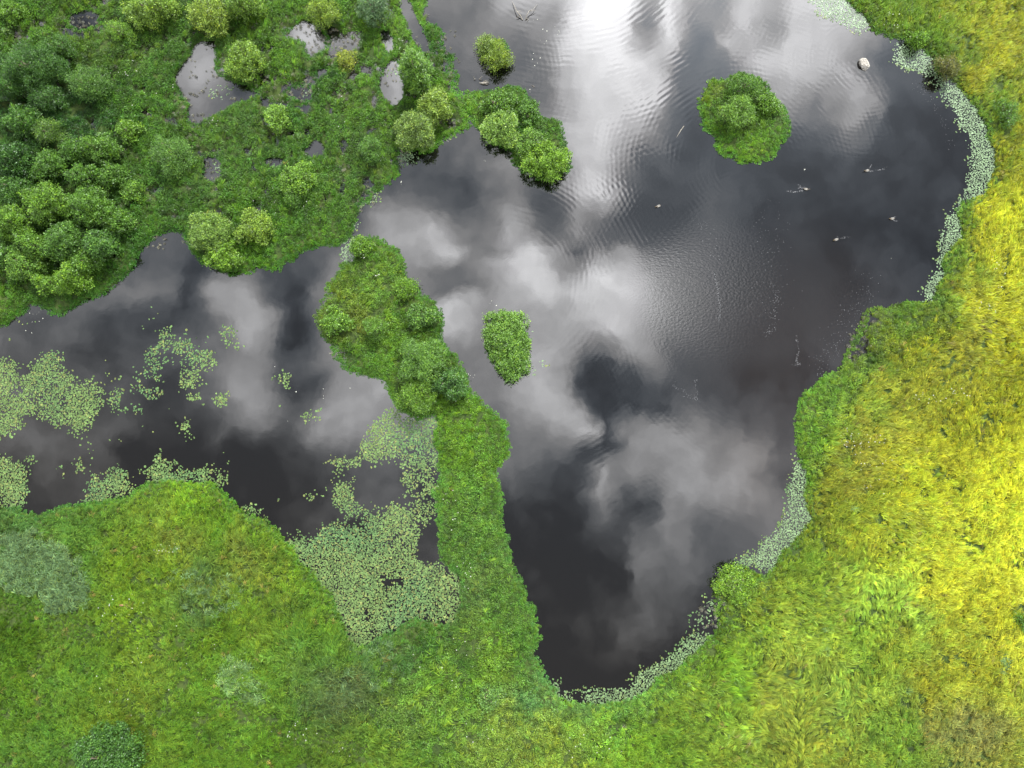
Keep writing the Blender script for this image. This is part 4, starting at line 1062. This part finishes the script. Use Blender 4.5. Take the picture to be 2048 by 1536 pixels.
wood('driftwood', [(959,166),(966,167),(972,166),(978,164)], [.02,.08,.10,.04], [.05,.11,.13,.05], 'pale rotten log stuck above the willow island', M_dead, 'log',
     [(((966,165),(970,162),(976,160)), (.1,.16,.1), .06), (((968,168),(974,169),(979,167)), (.06,.08,.05), .05)])
wood('dead_branch', [(958,159),(961,156),(965,152)], [.02,.2,.35], [.045,.035,.015], 'short bare branch sticking up beside the rotten log', M_dead, 'branch',
     [(((958,159),(962,160),(964,161)), (.02,.08,.04), .04)])
wood('dead_branch', [(949,160),(948,156),(947,152)], [.02,.25,.4], [.04,.03,.012], 'thin forked stump left of the rotten log', M_dead, 'branch',
     [(((948,157),(951,158),(953,158)), (.1,.15,.2), .02)])
wood('dead_branch', [(1063,170),(1067,172),(1069,173),(1065,175)], [.02,.08,.05,.02], [.015,.025,.025,.01], 'small bent twig floating right of the willow island', M_dead, 'branch')
wood('dead_branch', [(1045,40),(1040,30),(1034,24),(1028,10),(1024,2)], [.03,.25,.4,.3,.1], [.05,.05,.04,.025,.01], 'bare fallen branch in the water at the top of the pond', M_dead, 'branch',
     [(((1040,30),(1036,34),(1032,36)), (.25,.2,.1), .035), (((1034,24),(1040,22),(1044,26)), (.4,.3,.15), .03)])
wood('dead_branch', [(1051,40),(1053,32),(1058,22),(1066,19),(1075,8)], [.03,.3,.4,.3,.1], [.05,.045,.035,.02,.01], 'bare forked branch right of the fallen one at the top of the pond', M_dead, 'branch',
     [(((1058,22),(1066,22),(1072,20)), (.35,.3,.2), .025), (((1052,36),(1057,38),(1054,44)), (.1,.1,.03), .03)])
wood('dead_branch', [(1488,32),(1000,0)][:1] + [(905,140),(915,142)][1:], [.05,.1], [.03,.02], 'thin twig on the marsh edge', M_dead, 'branch') if False else None
wood('dead_log', [(238,1211),(246,1210),(254,1213)], [.62,.66,.6], [.07,.10,.04], 'short tan dead log lying in the lower left meadow', M_straw, 'log',
     [(((246,1210),(250,1208),(253,1207)), (.66,.7,.68), .03)])
for (a, b_, c_) in (((976,160),(984,155),'long thin reed stem leaning out above the willow island'),):
    pass

# ------------------------------------------------------------------ water birds
def loft(prof, n=12):
    """prof: (x, half width, half height, z centre)"""
    V = []; F = []
    for (x, w, hh, zc) in prof:
        for k in range(n):
            t = 2 * PI * k / n; V.append((x, w * math.cos(t), zc + hh * math.sin(t)))
    for i in range(len(prof) - 1):
        for k in range(n): F.append((i * n + k, i * n + (k + 1) % n, (i + 1) * n + (k + 1) % n, (i + 1) * n + k))
    return V, F
def duck_parts():
    body = loft([(-.34,.005,.005,.13),(-.27,.05,.025,.11),(-.18,.10,.07,.08),(-.05,.14,.10,.06),(.08,.135,.10,.06),(.17,.09,.08,.08),(.21,.05,.06,.12),(.225,.035,.04,.18),(.235,.034,.034,.22),(.26,.045,.045,.255),(.30,.04,.038,.26),(.325,.02,.022,.25),(.33,.003,.003,.25)])
    wl = loft([(-.26,.004,.004,.13),(-.16,.03,.012,.145),(.0,.045,.015,.15),(.10,.03,.01,.13),(.12,.003,.003,.12)], 8)
    bill = loft([(.315,.018,.014,.25),(.36,.02,.008,.243),(.385,.016,.004,.24),(.39,.002,.002,.24)], 8)
    return body, wl, bill
B_, W_, L_ = duck_parts()
def mk(nm, vf, mat):
    me = mesh_np(nm, vf[0], np.array(vf[1]), smooth=True); me.materials.append(mat); return me
me_b = mk('body', B_, M_duck); me_w = mk('wing', W_, M_ducklight); me_l = mk('bill', L_, M_bill)
def duck(px, py, heading, label, s=.8):
    x, y = G(px, py)
    root = link(bpy.data.objects.new('duck', None)); root.location = (float(x), float(y), 0); root.rotation_euler = (0, 0, heading); root.scale = (s, s, s)
    tag(root, label, 'duck', 'ducks swimming on the pond')
    link(bpy.data.objects.new('body', me_b), root)
    for sgn in (-1, 1):
        w = link(bpy.data.objects.new('wing', me_w), root); w.location = (0, .075 * sgn, 0)
    link(bpy.data.objects.new('bill', me_l), root)
duck(1316, 413, math.radians(200), 'pale grey duck at the upper end of the rippled water, left of the others')
duck(1612, 379, math.radians(-10), 'duck heading right with a wake, below the round island')
duck(1733, 342, math.radians(190), 'duck heading left with a wide wake near the right shore')
duck(1671, 480, math.radians(200), 'duck lowest of the group in the dark water')
duck(1783, 438, math.radians(185), 'duck nearest the right bank in the dark water')

# ------------------------------------------------------------------ floating flecks: wakes, foam lines, petals
def flecks(name, pts, size, mat, label, cat, z=.012):
    V = []; F = []
    for (x, y) in pts:
        s = size * random.uniform(.5, 1.4); n = 5; a = random.uniform(0, 6.3); k = len(V); e = random.uniform(.45, 1)
        for i in range(n):
            t = 2 * PI * i / n; u, v = s * math.cos(t), s * e * math.sin(t)
            V.append((x + u * math.cos(a) - v * math.sin(a), y + u * math.sin(a) + v * math.cos(a), z + random.uniform(0, .006)))
        F.append(tuple(range(k, k + n)))
    me = mesh_np(name, V, np.array(F)); me.materials.append(mat)
    return tag(link(bpy.data.objects.new(name, me)), label, cat, kind='stuff')
def along(pxp, n, wid):
    out = []
    for _ in range(n):
        i = random.randrange(len(pxp) - 1); t = random.random()
        a, b = pxp[i], pxp[i + 1]
        qx = a[0] + (b[0] - a[0]) * t + random.gauss(0, wid); qy = a[1] + (b[1] - a[1]) * t + random.gauss(0, wid)
        x, y = G(qx, qy); out.append((float(x), float(y)))
    return out
flecks('wake', along([(1612,379),(1602,374),(1597,368)], 26, .8) + along([(1612,380),(1596,383),(1584,384),(1575,382)], 40, .8) + along([(1606,378),(1596,376)], 14, 2), .028, M_foam, 'white wake behind the duck below the round island', 'wake')
flecks('wake', along([(1732,342),(1738,337),(1744,329)], 26, .7) + along([(1733,343),(1742,343),(1752,341),(1765,339),(1775,333)], 44, .8), .028, M_foam, 'white wake of the duck near the right shore', 'wake')
flecks('wake', along([(1671,479),(1675,472)], 14, .8) + along([(1676,478),(1690,475),(1700,474)], 16, 1.2), .026, M_foam, 'broken wake of the lowest duck', 'wake')
flecks('wake', along([(1783,438),(1790,433)], 10, .7) + along([(1786,440),(1794,443)], 10, .8), .026, M_foam, 'short wake of the duck nearest the right bank', 'wake')
f = along([(1428,545),(1436,580),(1440,620),(1436,650)], 110, 1.6) + along([(1440,520),(1420,480),(1400,440)], 40, 10) \
  + along([(1592,670),(1597,700),(1592,722),(1600,730)], 60, 1.2) + along([(1600,728),(1585,732)], 16, 2) \
  + along([(1545,640),(1555,600),(1540,560)], 60, 5) + along([(1530,670),(1550,655)], 40, 4) \
  + along([(1640,740),(1665,690),(1700,620),(1740,560)], 200, 14) + along([(1530,420),(1550,520),(1540,640)], 110, 22) \
  + along([(1370,790),(1385,795),(1392,800),(1393,780),(1390,760)], 50, 2) + along([(1345,770),(1360,780),(1380,790)], 24, 3) \
  + along([(1830,170),(1860,195),(1885,235),(1905,300)], 60, 5)
flecks('surface_glint', f, .024, M_foam, 'faint lines of foam flecks painted as wind sparkle on the open water', 'foam')  # wind sparkle off the ripples, painted as pale flecks
f = along([(1040,20),(1075,45),(1110,62),(1080,90),(1070,120),(1065,150),(1072,180)], 34, 9) + along([(1120,62),(1118,64)], 3, 1) + along([(1810,560),(1790,520)], 3, 6) \
  + along([(800,360),(806,368)], 6, 2) + along([(892,280),(896,288)], 4, 1) + along([(968,320),(970,325)], 4, 1) + along([(1609,339),(1610,340)], 3, 1) + along([(560,700),(640,780),(700,800)], 16, 30) + along([(80,620),(60,640)], 22, 12)\
  + along([(978,600),(990,606)], 6, 3) + along([(940,745),(948,760)], 8, 3)
flecks('floating_petals', f[::2], .042, M_white, 'scattered white flecks floating on the open water', 'petals')

# white flower heads in the meadow and marsh
fl = []
for cx, cy, rx, ry, nn in [(250,1215,50,30,30),(340,1100,30,16,24),(600,1460,60,20,26),(690,1500,30,10,10),(1880,790,60,20,40),(1720,880,50,30,60),(1760,950,50,40,30),(1990,540,20,40,24),(1960,620,30,20,20),(1780,50,30,25,20),(250,148,30,8,16),(432,245,14,8,14),(178,560,10,8,12),(726,512,8,6,14),(757,552,6,4,10),(800,90,12,12,14),(560,400,60,40,24),(400,420,60,30,14),(930,1150,20,30,20),(900,1000,30,60,20),(1500,175,20,20,0),(1468,232,12,14,14),(1480,400,0,0,0),(920,800,20,10,14),(350,1340,160,100,40),(900,1320,80,60,20),(300,200,80,120,30),(650,230,90,90,20),(1170,1490,80,30,24),(975,1470,60,40,16),(1040,720,2,2,0)]:
    for _ in range(int(nn * .55)):
        t = random.uniform(0, 6.3); q = math.sqrt(random.random())
        X, Y = G(cx + rx * q * math.cos(t), cy + ry * q * math.sin(t), .7); fl.append((float(X), float(Y)))
fa = np.array(fl); okf = samp(land, fa[:, 0], fa[:, 1]); fa = fa[okf]
V = []; F = []
for (X, Y), hz in zip(fa, samp(HZ, fa[:, 0], fa[:, 1])):
    s = random.uniform(.022, .048); k = len(V); zz = hz + random.uniform(.5, .85)
    V.append((X, Y, zz + .02))
    for i in range(7): V.append((X + s * math.cos(i * .8976), Y + s * math.sin(i * .8976), zz))
    for i in range(7): F.append((k, k + 1 + i, k + 1 + (i + 1) % 7))
me = mesh_np('white_flowers', V, np.array(F)); me.materials.append(M_white)
tag(link(bpy.data.objects.new('white_flowers', me)), 'white umbel flower heads scattered through the meadow and marsh', 'flowers', kind='stuff')
